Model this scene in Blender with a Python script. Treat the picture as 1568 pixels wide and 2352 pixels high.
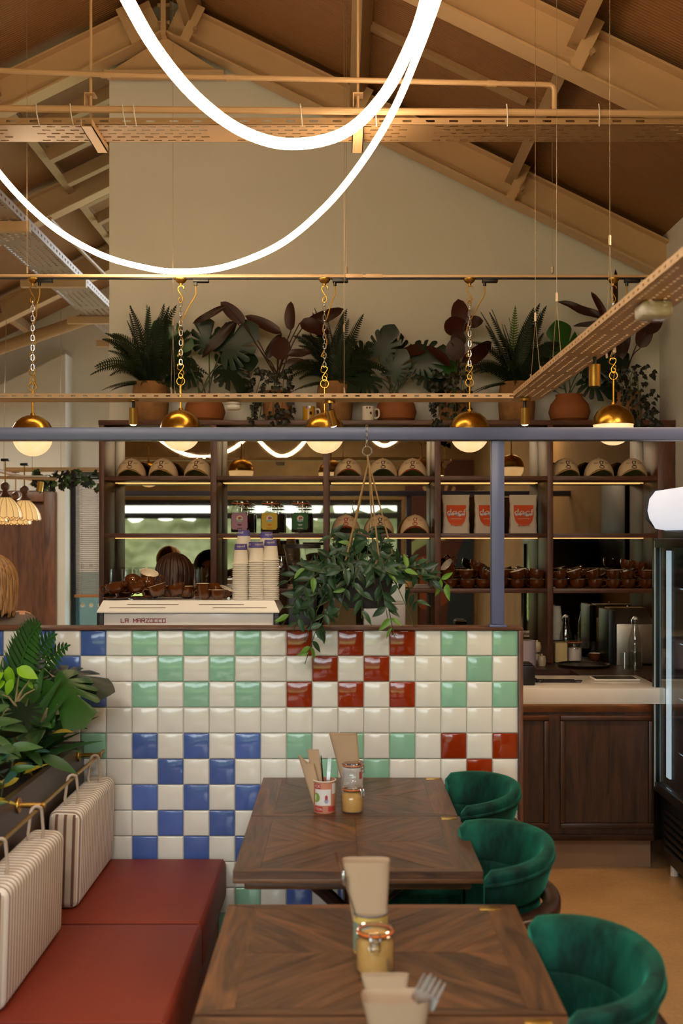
import bpy, bmesh, math, random
from mathutils import Vector, Matrix, Euler, noise
for _o in list(bpy.data.objects): bpy.data.objects.remove(_o)
SC = bpy.context.scene
COL = SC.collection
R = random.Random(11)
PI = math.pi
F, CX, CY, EYE = 2473.0, 784.0, 1237.0, 1.68      # focal length and vanishing point of the photograph, eye height
def P(x, y, d):
    """point of the room seen at photo pixel x,y at a distance d in front of the camera plane"""
    return Vector(((x-CX)*d/F, d, EYE-(y-CY)*d/F))
def PX(x, d): return (x-CX)*d/F
def PZ(y, d): return EYE-(y-CY)*d/F

# ---------------------------------------------------------------- camera, world, big lights, exposure
cam = bpy.data.cameras.new('camera'); camo = bpy.data.objects.new('camera', cam); COL.objects.link(camo)
camo.location = (0, 0, EYE); camo.rotation_euler = (PI/2, 0, 0)
cam.sensor_fit = 'VERTICAL'; cam.sensor_height = 36.0; cam.sensor_width = 24.0
cam.lens = F/2352*36.0; cam.shift_y = (CY-1176)/2352; cam.clip_start = 0.05; cam.clip_end = 200
cam.dof.use_dof = True; cam.dof.focus_distance = 5.2; cam.dof.aperture_fstop = 3.2
SC.camera = camo
SC.view_settings.view_transform = 'Standard'; SC.view_settings.look = 'None'
SC.view_settings.gamma = 1.0; SC.view_settings.use_curve_mapping = False
SC.view_settings.exposure = 0.15
try:
    cy = SC.cycles
    cy.max_bounces = 8; cy.diffuse_bounces = 3; cy.glossy_bounces = 4; cy.transmission_bounces = 4; cy.transparent_max_bounces = 16
    cy.caustics_reflective = False; cy.caustics_refractive = False
    cy.sample_clamp_indirect = 4.0; cy.sample_clamp_direct = 0.0
    cy.use_adaptive_sampling = True; cy.adaptive_threshold = 0.08; cy.adaptive_min_samples = 16; cy.use_denoising = True; cy.blur_glossy = 0.5
except Exception: pass
W = bpy.data.worlds.new('overcast_sky'); SC.world = W; W.use_nodes = True
W.node_tree.nodes['Background'].inputs[0].default_value = (0.86, 0.93, 1.0, 1)
W.node_tree.nodes['Background'].inputs[1].default_value = 8.0

TUBE_L, GLOBE_L, STRIP_L, SPOT_W, FILL_W = 38.0, .85, 1.7, 12.0, 42.0
WARM = (1.0, 0.66, 0.36)

# ---------------------------------------------------------------- materials
def lin(c):
    if isinstance(c, str):
        c = c.lstrip('#'); c = [int(c[i:i+2], 16)/255 for i in (0, 2, 4)]
    return tuple((v/12.92 if v <= .04045 else ((v+.055)/1.055)**2.4) for v in c[:3])+(1,)
MATS = {}
def newmat(name):
    m = bpy.data.materials.new(name); m.use_nodes = True
    return m, m.node_tree, m.node_tree.nodes, m.node_tree.links, m.node_tree.nodes['Principled BSDF']
def N(nt, typ, **kw):
    n = nt.nodes.new(typ)
    for k, v in kw.items():
        if k.startswith('i_'): n.inputs[k[2:].replace('_', ' ')].default_value = v
        else: setattr(n, k, v)
    return n
def coords(nt, scale=(1, 1, 1), rot=(0, 0, 0), space='Object'):
    tc = N(nt, 'ShaderNodeTexCoord'); mp = N(nt, 'ShaderNodeMapping')
    mp.inputs['Scale'].default_value = scale; mp.inputs['Rotation'].default_value = rot
    nt.links.new(tc.outputs[space], mp.inputs['Vector'])
    return mp.outputs['Vector']
def mat(name, col, rough=.5, metal=0, var=0.0, vscale=8, bump=0, bscale=60, spec=.5, coat=0, sheen=0, rand=0.0, alpha=1, trans=0, sss=0):
    """plain principled surface with a little procedural colour variation and fine relief"""
    if name in MATS: return MATS[name]
    m, nt, nd, lk, b = newmat(name)
    c = lin(col); b.inputs['Base Color'].default_value = c
    b.inputs['Roughness'].default_value = rough; b.inputs['Metallic'].default_value = metal
    b.inputs['Specular IOR Level'].default_value = spec
    if coat: b.inputs['Coat Weight'].default_value = coat; b.inputs['Coat Roughness'].default_value = .06
    if sheen: b.inputs['Sheen Weight'].default_value = sheen; b.inputs['Sheen Roughness'].default_value = .4; b.inputs['Sheen Tint'].default_value = c
    if trans: b.inputs['Transmission Weight'].default_value = trans
    if var or rand:
        src = None
        if var:
            nz = N(nt, 'ShaderNodeTexNoise', i_Scale=vscale, i_Detail=5.0, i_Roughness=.6)
            lk.new(coords(nt), nz.inputs['Vector'])
            mr = N(nt, 'ShaderNodeMapRange'); mr.inputs['From Min'].default_value = .3; mr.inputs['From Max'].default_value = .7
            mr.inputs['To Min'].default_value = 1-var; mr.inputs['To Max'].default_value = 1+var
            lk.new(nz.outputs['Fac'], mr.inputs['Value']); src = mr.outputs['Result']
        if rand:
            oi = N(nt, 'ShaderNodeObjectInfo'); m2 = N(nt, 'ShaderNodeMapRange')
            m2.inputs['To Min'].default_value = 1-rand; m2.inputs['To Max'].default_value = 1+rand
            lk.new(oi.outputs['Random'], m2.inputs['Value'])
            if src is None: src = m2.outputs['Result']
            else:
                mu = N(nt, 'ShaderNodeMath', operation='MULTIPLY'); lk.new(src, mu.inputs[0]); lk.new(m2.outputs['Result'], mu.inputs[1]); src = mu.outputs[0]
        hs = N(nt, 'ShaderNodeHueSaturation'); hs.inputs['Color'].default_value = c
        lk.new(src, hs.inputs['Value']); lk.new(hs.outputs['Color'], b.inputs['Base Color'])
    if bump:
        nb = N(nt, 'ShaderNodeTexNoise', i_Scale=bscale, i_Detail=4.0); lk.new(coords(nt), nb.inputs['Vector'])
        bp = N(nt, 'ShaderNodeBump'); bp.inputs['Strength'].default_value = bump; bp.inputs['Distance'].default_value = .01
        lk.new(nb.outputs['Fac'], bp.inputs['Height']); lk.new(bp.outputs['Normal'], b.inputs['Normal'])
    MATS[name] = m; return m
def wood(name, light, dark, axis='X', rough=.45, scale=1.0, bump=.15, rand=.12, coat=0):
    """long grain along one object axis"""
    if name in MATS: return MATS[name]
    m, nt, nd, lk, b = newmat(name)
    s = {'X': (1.6, 14, 14), 'Y': (14, 1.6, 14), 'Z': (14, 14, 1.6)}[axis]
    v = coords(nt, tuple(q*scale for q in s))
    oi = N(nt, 'ShaderNodeObjectInfo'); ad = N(nt, 'ShaderNodeVectorMath', operation='ADD')
    sc = N(nt, 'ShaderNodeMath', operation='MULTIPLY'); sc.inputs[1].default_value = 37.0
    lk.new(oi.outputs['Random'], sc.inputs[0]); lk.new(v, ad.inputs[0]); lk.new(sc.outputs[0], ad.inputs[1])
    n1 = N(nt, 'ShaderNodeTexNoise', i_Scale=1.0, i_Detail=8.0, i_Roughness=.62, i_Distortion=1.4); lk.new(ad.outputs[0], n1.inputs['Vector'])
    n2 = N(nt, 'ShaderNodeTexNoise', i_Scale=5.0, i_Detail=4.0); lk.new(ad.outputs[0], n2.inputs['Vector'])
    mx = N(nt, 'ShaderNodeMath', operation='MULTIPLY_ADD'); mx.inputs[1].default_value = .3; lk.new(n2.outputs['Fac'], mx.inputs[0]); lk.new(n1.outputs['Fac'], mx.inputs[2])
    cr = N(nt, 'ShaderNodeValToRGB'); e = cr.color_ramp.elements
    e[0].position = .46; e[0].color = lin(dark); e[1].position = .82; e[1].color = lin(light)
    lk.new(mx.outputs[0], cr.inputs['Fac'])
    hs = N(nt, 'ShaderNodeHueSaturation'); m2 = N(nt, 'ShaderNodeMapRange'); m2.inputs['To Min'].default_value = 1-rand; m2.inputs['To Max'].default_value = 1+rand
    lk.new(oi.outputs['Random'], m2.inputs['Value']); lk.new(m2.outputs['Result'], hs.inputs['Value']); lk.new(cr.outputs['Color'], hs.inputs['Color'])
    lk.new(hs.outputs['Color'], b.inputs['Base Color'])
    b.inputs['Roughness'].default_value = rough
    if coat: b.inputs['Coat Weight'].default_value = coat; b.inputs['Coat Roughness'].default_value = .2
    bp = N(nt, 'ShaderNodeBump'); bp.inputs['Strength'].default_value = bump; bp.inputs['Distance'].default_value = .004
    lk.new(mx.outputs[0], bp.inputs['Height']); lk.new(bp.outputs['Normal'], b.inputs['Normal'])
    MATS[name] = m; return m
def glow(name, col, strength):
    if name in MATS: return MATS[name]
    m, nt, nd, lk, b = newmat(name)
    b.inputs['Base Color'].default_value = (.8, .8, .8, 1); b.inputs['Emission Color'].default_value = tuple(col[:3])+(1,); b.inputs['Emission Strength'].default_value = strength
    MATS[name] = m; return m
def clear(name, tint=(.96, .97, .96), refl=1.0, rough=.03, base=.07):
    """thin clear glass: see-through with fresnel reflections"""
    if name in MATS: return MATS[name]
    m, nt, nd, lk, b = newmat(name); nd.remove(b)
    t = N(nt, 'ShaderNodeBsdfTransparent'); t.inputs[0].default_value = tuple(tint)+(1,)
    g = N(nt, 'ShaderNodeBsdfGlossy'); g.inputs['Roughness'].default_value = rough; g.inputs[0].default_value = (.9*refl, .9*refl, .9*refl, 1)
    fr = N(nt, 'ShaderNodeLayerWeight'); fr.inputs['Blend'].default_value = .5
    pw = N(nt, 'ShaderNodeMath', operation='POWER'); pw.inputs[1].default_value = 4.0; lk.new(fr.outputs['Facing'], pw.inputs[0])
    ma = N(nt, 'ShaderNodeMath', operation='MULTIPLY_ADD'); ma.inputs[1].default_value = .75; ma.inputs[2].default_value = base; lk.new(pw.outputs[0], ma.inputs[0])
    mx = N(nt, 'ShaderNodeMixShader'); lk.new(ma.outputs[0], mx.inputs[0]); lk.new(t.outputs[0], mx.inputs[1]); lk.new(g.outputs[0], mx.inputs[2])
    lk.new(mx.outputs[0], nd['Material Output'].inputs['Surface']); MATS[name] = m; return m
def stripes(name, base, lines, axis=1, freq=20.0, width=.3, rough=.9):
    """woven ticking stripes running across an object axis"""
    if name in MATS: return MATS[name]
    m, nt, nd, lk, b = newmat(name)
    tc = N(nt, 'ShaderNodeTexCoord'); sx = N(nt, 'ShaderNodeSeparateXYZ'); lk.new(tc.outputs['Object'], sx.inputs[0])
    mu = N(nt, 'ShaderNodeMath', operation='MULTIPLY'); mu.inputs[1].default_value = freq; lk.new(sx.outputs[axis], mu.inputs[0])
    fr = N(nt, 'ShaderNodeMath', operation='FRACT'); lk.new(mu.outputs[0], fr.inputs[0])
    cr = N(nt, 'ShaderNodeValToRGB'); cr.color_ramp.interpolation = 'EASE'; e = cr.color_ramp.elements
    e[0].position = width; e[0].color = lin(lines); e[1].position = width+.12; e[1].color = lin(base)
    lk.new(fr.outputs[0], cr.inputs['Fac']); 
    nz = N(nt, 'ShaderNodeTexNoise', i_Scale=400.0, i_Detail=2.0); lk.new(tc.outputs['Object'], nz.inputs['Vector'])
    bp = N(nt, 'ShaderNodeBump'); bp.inputs['Strength'].default_value = .3; bp.inputs['Distance'].default_value = .002
    lk.new(nz.outputs['Fac'], bp.inputs['Height']); lk.new(bp.outputs['Normal'], b.inputs['Normal'])
    lk.new(cr.outputs['Color'], b.inputs['Base Color']); b.inputs['Roughness'].default_value = rough
    MATS[name] = m; return m

M = dict(
 plaster=mat('white_plaster', '#d8d5cd', .85, var=.03, vscale=2, bump=.06, bscale=40),
 plaster_raw=mat('ochre_plaster', '#7a5f36', .9, var=.2, vscale=3),
 steel=mat('cream_painted_steel', '#c6a47c', .45, var=.04, vscale=3),
 steel2=mat('tan_painted_steel', '#a3835e', .5, var=.05, vscale=3),
 galv=mat('galvanised_tray', '#a5968a', .42, metal=.25, var=.06, vscale=6),
 hole=mat('slot_shadow_dark', '#1b1512', .9),
 bluesteel=mat('grey_blue_painted_steel', '#5a648a', .32, spec=.5, var=.02),
 brass=mat('brushed_brass', '#c79a3e', .27, metal=1, var=.05, vscale=20),
 brass2=mat('satin_brass', '#b98f45', .34, metal=1, var=.05, vscale=20),
 black=mat('black_plastic', '#0d0d0e', .4),
 blackmet=mat('black_metal', '#14161a', .4, metal=.3),
 chrome=mat('chrome', '#c9c9c9', .15, metal=1), cutlery=mat('brushed_cutlery_steel', '#dcdcda', .32, metal=.9),
 stainless=mat('stainless_steel', '#b3aa9a', .42, metal=1, var=.05, vscale=4),
 cord=mat('gold_fabric_cord', '#a67c22', .8),
 tube=glow('led_tube_light', (1.0, .72, .44), TUBE_L),
 strip=glow('shelf_led_strip', (1.0, .5, .16), STRIP_L),
 spotface=glow('spot_lamp_face', (1.0, .75, .42), 9.0),
 lightbox=glow('fridge_lightbox', (.86, .9, 1.0), .62),
 counterstrip=glow('counter_led_strip', (1.0, .5, .16), 16.0),
 fridgeglow=glow('fridge_inner_led', (.75, .88, 1.0), .9),
 panel=glow('fill_panel_face', (1.0, .93, .84), 1.5),  # glowing face of the added fill panels
 shade=None,
 cream=mat('cream_glazed_tile', '#e0e0d7', .12, var=.02, vscale=5, bump=.008, bscale=9, rand=.03, coat=.3),
 green=mat('mint_green_glazed_tile', '#8abfa4', .10, var=.03, vscale=6, bump=.014, bscale=9, rand=.06, coat=.4),
 blue=mat('blue_glazed_tile', '#4a66ab', .10, var=.10, vscale=8, bump=.016, bscale=9, rand=.14, coat=.4),
 red=mat('oxblood_glazed_tile', '#8c2c08', .08, var=.06, vscale=8, bump=.03, bscale=9, rand=.06, coat=.5),
 grout=mat('pale_grout', '#a9a698', .9, var=.05),
 capwood=wood('walnut_cap_wood', '#7a4f38', '#3c2117', 'X', .4, 1.5),
 capwood_z=wood('walnut_cap_wood_upright', '#7a4f38', '#3c2117', 'Z', .4, 1.5),
 shelfx=wood('walnut_shelf_wood', '#6b402c', '#3a2015', 'X', .42, 2.0),
 shelfz=wood('walnut_upright_wood', '#6b402c', '#3a2015', 'Z', .42, 2.0),
 darkz=wood('dark_oak_upright', '#4f301c', '#170c07', 'Z', .4, 1.0, bump=.35),
 darkx=wood('dark_oak_rail', '#4a2d1d', '#1d110c', 'X', .4, 1.3, bump=.25),
 doorz=wood('brown_door_veneer', '#7a4d33', '#3f2418', 'Z', .45, .8),
 tabx=wood('weathered_elm_plank', '#68401f', '#221106', 'X', .46, 1.6, bump=.45, rand=.22, coat=.15),
 tabedge=wood('weathered_elm_edge', '#6e4a2c', '#36230f', 'X', .4, 1.6, bump=.3, rand=.1, coat=.1),
 tabedgey=wood('weathered_elm_edge_across', '#6e4a2c', '#36230f', 'Y', .4, 1.6, bump=.3, rand=.1, coat=.1),
 planter=wood('smoked_wood_planter', '#46352c', '#241813', 'Y', .35, .6, bump=.1),
 chairwood=wood('wenge_chair_wood', '#3f241b', '#1d100c', 'Z', .35, 1.2),
 velvet=None,
 leather=mat('rust_red_leather', '#78250f', .58, var=.06, vscale=3, bump=.06, bscale=220),
 quartz=mat('cream_quartz_worktop', '#ebe2d5', .18, var=.03, vscale=10),
 concrete=None,
 paper=mat('kraft_paper', '#b79c7d', .9, var=.03),
 whitecard=mat('white_paper_card', '#ded8cc', .75),
 purple=mat('purple_cup_print', '#57509c', .7),
 cupglaze=mat('brown_glazed_stoneware', '#54290b', .06, var=.2, vscale=18, coat=.6),
 cupin=mat('white_cup_inside', '#d8ccb8', .15, coat=.3),
 whiteenamel=mat('white_enamel_steel', '#e8ebea', .18, coat=.3),
 redprint=mat('red_lettering', '#a4122d', .5),
 cap=mat('cream_cotton_twill', '#d8bd97', .9, bump=.25, bscale=700),
 ink=mat('dark_embroidery', '#2b1a1c', .8), inkred=mat('red_embroidery', '#a23122', .8), inkbrown=mat('brown_embroidery', '#4b241f', .8),
 orange=mat('orange_print', '#d4501c', .7),
 rubber=mat('orange_rubber_seal', '#e0691b', .5),
 sugar=mat('brown_sugar', '#c79a55', .9, bump=.3, bscale=300), whitesugar=mat('white_sugar', '#d5c8bb', .9),
 coffee=mat('roasted_coffee_beans', '#2a1710', .5, var=.4, vscale=160, bump=1.0, bscale=160),
 terracotta=mat('terracotta', '#8f5226', .75, var=.12, vscale=6),
 stonepot=mat('rough_ochre_stone_pot', '#8a6238', .85, var=.28, vscale=14, bump=.5, bscale=40),
 soil=mat('dark_soil', '#1d140e', .95, bump=.6, bscale=60),
 rope=mat('tan_cotton_rope', '#9c7f54', .9),
 potgrey=mat('charcoal_plastic_pot', '#2b2b2e', .6),
 glass=clear('clear_glass'), windowglass=clear('window_glass', (.9, .94, .92)),
 filmglass=None,
 wire=mat('steel_wire', '#a8957c', .4, metal=.6),
 sensor=mat('white_plastic', '#d8d4ca', .4),
 grass=mat('lawn', '#76863f', .95, var=.3, vscale=2), hedge=mat('hedge_foliage', '#666b52', .95, var=.45, vscale=.9),
 hair_b=None, hair_d=None,
)
def leafmat(name, col, back=None, var=.25, rough=.45):
    m, nt, nd, lk, b = newmat(name)
    c = lin(col)
    oi = N(nt, 'ShaderNodeObjectInfo'); nz = N(nt, 'ShaderNodeTexNoise', i_Scale=30.0, i_Detail=3.0)
    lk.new(coords(nt), nz.inputs['Vector'])
    ad = N(nt, 'ShaderNodeMath', operation='MULTIPLY_ADD'); ad.inputs[1].default_value = .5; lk.new(nz.outputs['Fac'], ad.inputs[0]); lk.new(oi.outputs['Random'], ad.inputs[2])
    mr = N(nt, 'ShaderNodeMapRange'); mr.inputs['From Max'].default_value = 1.4; mr.inputs['To Min'].default_value = 1-var; mr.inputs['To Max'].default_value = 1+var
    lk.new(ad.outputs[0], mr.inputs['Value'])
    hs = N(nt, 'ShaderNodeHueSaturation'); lk.new(mr.outputs['Result'], hs.inputs['Value']); hs.inputs['Color'].default_value = c
    if back:
        ge = N(nt, 'ShaderNodeNewGeometry'); mx = N(nt, 'ShaderNodeMixRGB'); mx.inputs[1].default_value = c; mx.inputs[2].default_value = lin(back)
        lk.new(ge.outputs['Backfacing'], mx.inputs[0]); lk.new(mx.outputs[0], hs.inputs['Color'])
    lk.new(hs.outputs['Color'], b.inputs['Base Color']); b.inputs['Roughness'].default_value = rough
    b.inputs['Specular IOR Level'].default_value = .35
    MATS[name] = m; return m
M['fern'] = leafmat('fern_green', '#202b1a', var=.5); M['fernlight'] = leafmat('young_fern_green', '#4a6a2a', var=.25)
M['monstera'] = leafmat('monstera_green', '#15281a', var=.35, rough=.35); M['rubber_leaf'] = leafmat('burgundy_rubber_leaf', '#241611', '#38170e', var=.3, rough=.4)
M['darkleaf'] = leafmat('dark_blue_green_leaf', '#1a2420', '#331d16', var=.3)
M['ivy'] = leafmat('dark_ivy', '#1a1c12', var=.4); M['ivygreen'] = leafmat('green_ivy', '#3d5a32', var=.4)
M['hang'] = leafmat('hanging_plant_leaf', '#1f3a1f', '#28432a', var=.45, rough=.35); M['hanglight'] = leafmat('young_hanging_leaf', '#5f8a33', var=.2, rough=.4)
M['planterleaf'] = leafmat('planter_foliage', '#356528', '#33582a', var=.45, rough=.4); M['lime'] = leafmat('lime_leaf', '#6ea516', '#7db01c', var=.2)
M['bigmonstera'] = leafmat('big_monstera_green', '#274f1c', '#2f561c', var=.25, rough=.3); M['yellowleaf'] = leafmat('yellow_edged_leaf', '#8a8a26', '#9a8a26', var=.3); M['teal'] = leafmat('blue_green_leaf', '#2a5448', var=.2)
M['stem'] = mat('green_stem', '#3c4a26', .6); M['twig'] = mat('pale_twig', '#8a7c52', .8); M['stemred'] = mat('brown_red_stem', '#3a2317', .6)

def special_mats():
    m, nt, nd, lk, b = newmat('emerald_velvet')                     # pile that lightens at grazing angles, with brushed patches
    nz = N(nt, 'ShaderNodeTexNoise', i_Scale=7.0, i_Detail=5.0, i_Roughness=.65); lk.new(coords(nt, (1, 1, .5)), nz.inputs['Vector'])
    cr = N(nt, 'ShaderNodeValToRGB'); e = cr.color_ramp.elements
    e[0].position = .36; e[0].color = lin('#021d18'); e[1].position = .7; e[1].color = lin('#0b5a48')
    lk.new(nz.outputs['Fac'], cr.inputs['Fac']); lk.new(cr.outputs['Color'], b.inputs['Base Color'])
    b.inputs['Roughness'].default_value = .8; b.inputs['Sheen Weight'].default_value = .55; b.inputs['Sheen Roughness'].default_value = .32
    b.inputs['Sheen Tint'].default_value = lin('#37b294'); b.inputs['Specular IOR Level'].default_value = .2
    M['velvet'] = m
    m, nt, nd, lk, b = newmat('polished_concrete')
    v = coords(nt)
    n1 = N(nt, 'ShaderNodeTexNoise', i_Scale=.9, i_Detail=9.0, i_Roughness=.6); lk.new(v, n1.inputs['Vector'])
    n2 = N(nt, 'ShaderNodeTexNoise', i_Scale=60.0, i_Detail=3.0); lk.new(v, n2.inputs['Vector'])
    mx = N(nt, 'ShaderNodeMath', operation='MULTIPLY_ADD'); mx.inputs[1].default_value = .25; lk.new(n2.outputs['Fac'], mx.inputs[0]); lk.new(n1.outputs['Fac'], mx.inputs[2])
    cr = N(nt, 'ShaderNodeValToRGB'); e = cr.color_ramp.elements
    e[0].position = .42; e[0].color = lin('#8a6844'); e[1].position = .8; e[1].color = lin('#c19a68')
    lk.new(mx.outputs[0], cr.inputs['Fac']); lk.new(cr.outputs['Color'], b.inputs['Base Color']); b.inputs['Roughness'].default_value = .32
    M['concrete'] = m
    m, nt, nd, lk, b = newmat('ribbed_roof_deck')                   # fine roll-formed ribs
    v = coords(nt, (1, 1, 1)); sx = N(nt, 'ShaderNodeSeparateXYZ'); lk.new(v, sx.inputs[0])
    mu = N(nt, 'ShaderNodeMath', operation='MULTIPLY'); mu.inputs[1].default_value = 290.0; lk.new(sx.outputs[1], mu.inputs[0])
    sn = N(nt, 'ShaderNodeMath', operation='SINE'); lk.new(mu.outputs[0], sn.inputs[0])
    bp = N(nt, 'ShaderNodeBump'); bp.inputs['Strength'].default_value = .35; bp.inputs['Distance'].default_value = .004
    lk.new(sn.outputs[0], bp.inputs['Height']); lk.new(bp.outputs['Normal'], b.inputs['Normal'])
    b.inputs['Base Color'].default_value = lin('#8d623a'); b.inputs['Roughness'].default_value = .55
    M['deck'] = m
    m, nt, nd, lk, b = newmat('opal_globe')                         # lit opal glass, faintly marbled
    nz = N(nt, 'ShaderNodeTexNoise', i_Scale=9.0, i_Detail=5.0, i_Distortion=1.5); lk.new(coords(nt), nz.inputs['Vector'])
    cr = N(nt, 'ShaderNodeValToRGB'); e = cr.color_ramp.elements
    e[0].position = .4; e[0].color = (1.0, .62, .28, 1); e[1].position = .75; e[1].color = (1.0, .74, .42, 1)
    lk.new(nz.outputs['Fac'], cr.inputs['Fac']); lk.new(cr.outputs['Color'], b.inputs['Emission Color'])
    b.inputs['Emission Strength'].default_value = GLOBE_L; b.inputs['Base Color'].default_value = (.8, .7, .55, 1); b.inputs['Roughness'].default_value = .25
    M['globe'] = m
    m, nt, nd, lk, b = newmat('pleated_fabric_shade')
    b.inputs['Emission Color'].default_value = (1.0, .60, .22, 1); b.inputs['Emission Strength'].default_value = .5; b.inputs['Base Color'].default_value = lin('#e0c08a')
    M['shade'] = m
    m, nt, nd, lk, b = newmat('bronze_mirror')
    b.inputs['Metallic'].default_value = 1; b.inputs['Roughness'].default_value = .015; b.inputs['Base Color'].default_value = (.52, .45, .34, 1)
    M['mirror'] = m
    M['filmglass'] = clear('frosted_manifestation_film', (.42, .62, .64), rough=.25)
    for k, (a, c) in dict(hair_b=('#b98d58', '#6e4a26'), hair_d=('#4a2412', '#160a06')).items():
        m, nt, nd, lk, b = newmat('blond_hair' if k == 'hair_b' else 'dark_brown_hair')
        nz = N(nt, 'ShaderNodeTexNoise', i_Scale=1.0, i_Detail=6.0); lk.new(coords(nt, (150, 150, 4)), nz.inputs['Vector'])
        cr = N(nt, 'ShaderNodeValToRGB'); e = cr.color_ramp.elements; e[0].position = .3; e[0].color = lin(c); e[1].position = .7; e[1].color = lin(a)
        lk.new(nz.outputs['Fac'], cr.inputs['Fac']); lk.new(cr.outputs['Color'], b.inputs['Base Color']); b.inputs['Roughness'].default_value = .4
        bp = N(nt, 'ShaderNodeBump'); bp.inputs['Strength'].default_value = .5; bp.inputs['Distance'].default_value = .004
        lk.new(nz.outputs['Fac'], bp.inputs['Height']); lk.new(bp.outputs['Normal'], b.inputs['Normal'])
        M[k] = m
special_mats()
M['ticking'] = stripes('cream_ticking_stripe', '#e4ddd1', '#8f7768', axis=1, freq=40.0, width=.22)
M['tickside'] = stripes('cream_wide_stripe_end', '#c4b49c', '#6b4a3e', axis=0, freq=34.0, width=.28)

# ---------------------------------------------------------------- mesh building
class MB:
    def __init__(s): s.v = []; s.f = []; s.mi = []; s.cur = 0
    def add(s, vs, fs, m=None):
        b = len(s.v); s.v += [Vector(q) for q in vs]; s.f += [tuple(b+i for i in q) for q in fs]; s.mi += [s.cur if m is None else m]*len(fs); return s
    def box(s, x0, x1, y0, y1, z0, z1):
        return s.add([(x0, y0, z0), (x1, y0, z0), (x1, y1, z0), (x0, y1, z0), (x0, y0, z1), (x1, y0, z1), (x1, y1, z1), (x0, y1, z1)],
                     [(0, 3, 2, 1), (4, 5, 6, 7), (0, 1, 5, 4), (1, 2, 6, 5), (2, 3, 7, 6), (3, 0, 4, 7)])
    def rbox(s, x0, x1, y0, y1, z0, z1, r=.01, seg=2, crown=0):
        bm = bmesh.new(); bmesh.ops.create_cube(bm, size=1)
        for v in bm.verts: v.co = Vector(((x0+x1)/2+v.co.x*(x1-x0), (y0+y1)/2+v.co.y*(y1-y0), (z0+z1)/2+v.co.z*(z1-z0)))
        bmesh.ops.bevel(bm, geom=bm.edges[:], offset=r, segments=seg, profile=.5, affect='EDGES')
        bm.verts.index_update()
        s.add([v.co.copy() for v in bm.verts], [[v.index for v in f.verts] for f in bm.faces]); bm.free(); return s
    def tube(s, pts, r, seg=8, closed=False, cap=True, flat=None):
        pts = [Vector(p) for p in pts]; n = len(pts); rs = r if isinstance(r, (list, tuple)) else [r]*n
        up = None; rings = []
        for i, p in enumerate(pts):
            if closed: t = pts[(i+1) % n]-pts[i-1]
            else: t = pts[min(i+1, n-1)]-pts[max(i-1, 0)]
            t = t.normalized() if t.length > 1e-9 else Vector((0, 0, 1))
            if up is None:
                a = Vector((0, 0, 1)) if abs(t.z) < .9 else Vector((1, 0, 0)); up = (a-t*a.dot(t)).normalized()
            else:
                up = up-t*up.dot(t); up = up.normalized() if up.length > 1e-6 else t.orthogonal().normalized()
            sd = t.cross(up); k = flat or 1.0
            rings.append([p+(up*math.cos(2*PI*j/seg)*k+sd*math.sin(2*PI*j/seg))*rs[i] for j in range(seg)])
        vs = [v for q in rings for v in q]; fs = []
        for i in range(n if closed else n-1):
            a = i*seg; b = ((i+1) % n)*seg
            for j in range(seg):
                k = (j+1) % seg; fs.append((a+j, a+k, b+k, b+j))
        if cap and not closed: fs.append(tuple(range(seg))[::-1]); fs.append(tuple((n-1)*seg+j for j in range(seg)))
        return s.add(vs, fs)
    def lathe(s, prof, seg=24, c=(0, 0, 0), M4=None, a0=0, a1=2*PI):
        full = abs(a1-a0-2*PI) < 1e-6; na = seg if full else seg+1; vs = []; fs = []; n = len(prof)
        for j in range(na):
            a = a0+(a1-a0)*j/seg
            for (r, z) in prof: vs.append(Vector((r*math.cos(a), r*math.sin(a), z)))
        for j in range(seg):
            k = (j+1) % na
            for i in range(n-1):
                if prof[i][0] < 1e-7 and prof[i+1][0] < 1e-7: continue
                fs.append((j*n+i, k*n+i, k*n+i+1, j*n+i+1))
        if M4: vs = [M4 @ v for v in vs]
        vs = [v+Vector(c) for v in vs]
        return s.add(vs, fs)
    def grid(s, fn, nu, nv, closeu=False):
        vs = [fn(i/(nu if closeu else nu-1), j/(nv-1)) for i in range(nu) for j in range(nv)]; fs = []
        for i in range(nu if closeu else nu-1):
            k = (i+1) % nu
            for j in range(nv-1): fs.append((i*nv+j, k*nv+j, k*nv+j+1, i*nv+j+1))
        return s.add(vs, fs)
    def prism(s, poly, z0, z1, M4=None):
        n = len(poly); vs = [Vector((p[0], p[1], z0)) for p in poly]+[Vector((p[0], p[1], z1)) for p in poly]
        fs = [tuple(range(n))[::-1], tuple(range(n, 2*n))]+[(i, (i+1) % n, n+(i+1) % n, n+i) for i in range(n)]
        if M4: vs = [M4 @ v for v in vs]
        return s.add(vs, fs)
    def sphere(s, c, r, seg=16, rings=10, sc=(1, 1, 1)):
        c = Vector(c)
        return s.grid(lambda u, v: c+Vector((math.cos(2*PI*u)*math.sin(PI*v)*r*sc[0], math.sin(2*PI*u)*math.sin(PI*v)*r*sc[1], -math.cos(PI*v)*r*sc[2])), seg, rings, True)
    def xf(s, M4, start=0):
        for i in range(start, len(s.v)): s.v[i] = M4 @ s.v[i]
        return s
    def mesh(s, name, mats, smooth=True, ang=35):
        me = bpy.data.meshes.new(name); me.from_pydata(s.v, [], s.f)
        for m in (mats if isinstance(mats, (list, tuple)) else [mats]): me.materials.append(m)
        if any(s.mi): me.polygons.foreach_set('material_index', s.mi)
        bm = bmesh.new(); bm.from_mesh(me); bmesh.ops.remove_doubles(bm, verts=bm.verts, dist=1e-6)
        bmesh.ops.recalc_face_normals(bm, faces=bm.faces) if s.closedmesh() else None
        bm.to_mesh(me); bm.free()
        if smooth: me.shade_smooth(); me.set_sharp_from_angle(angle=math.radians(ang))
        me.update(); return me
    closed = True
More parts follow.
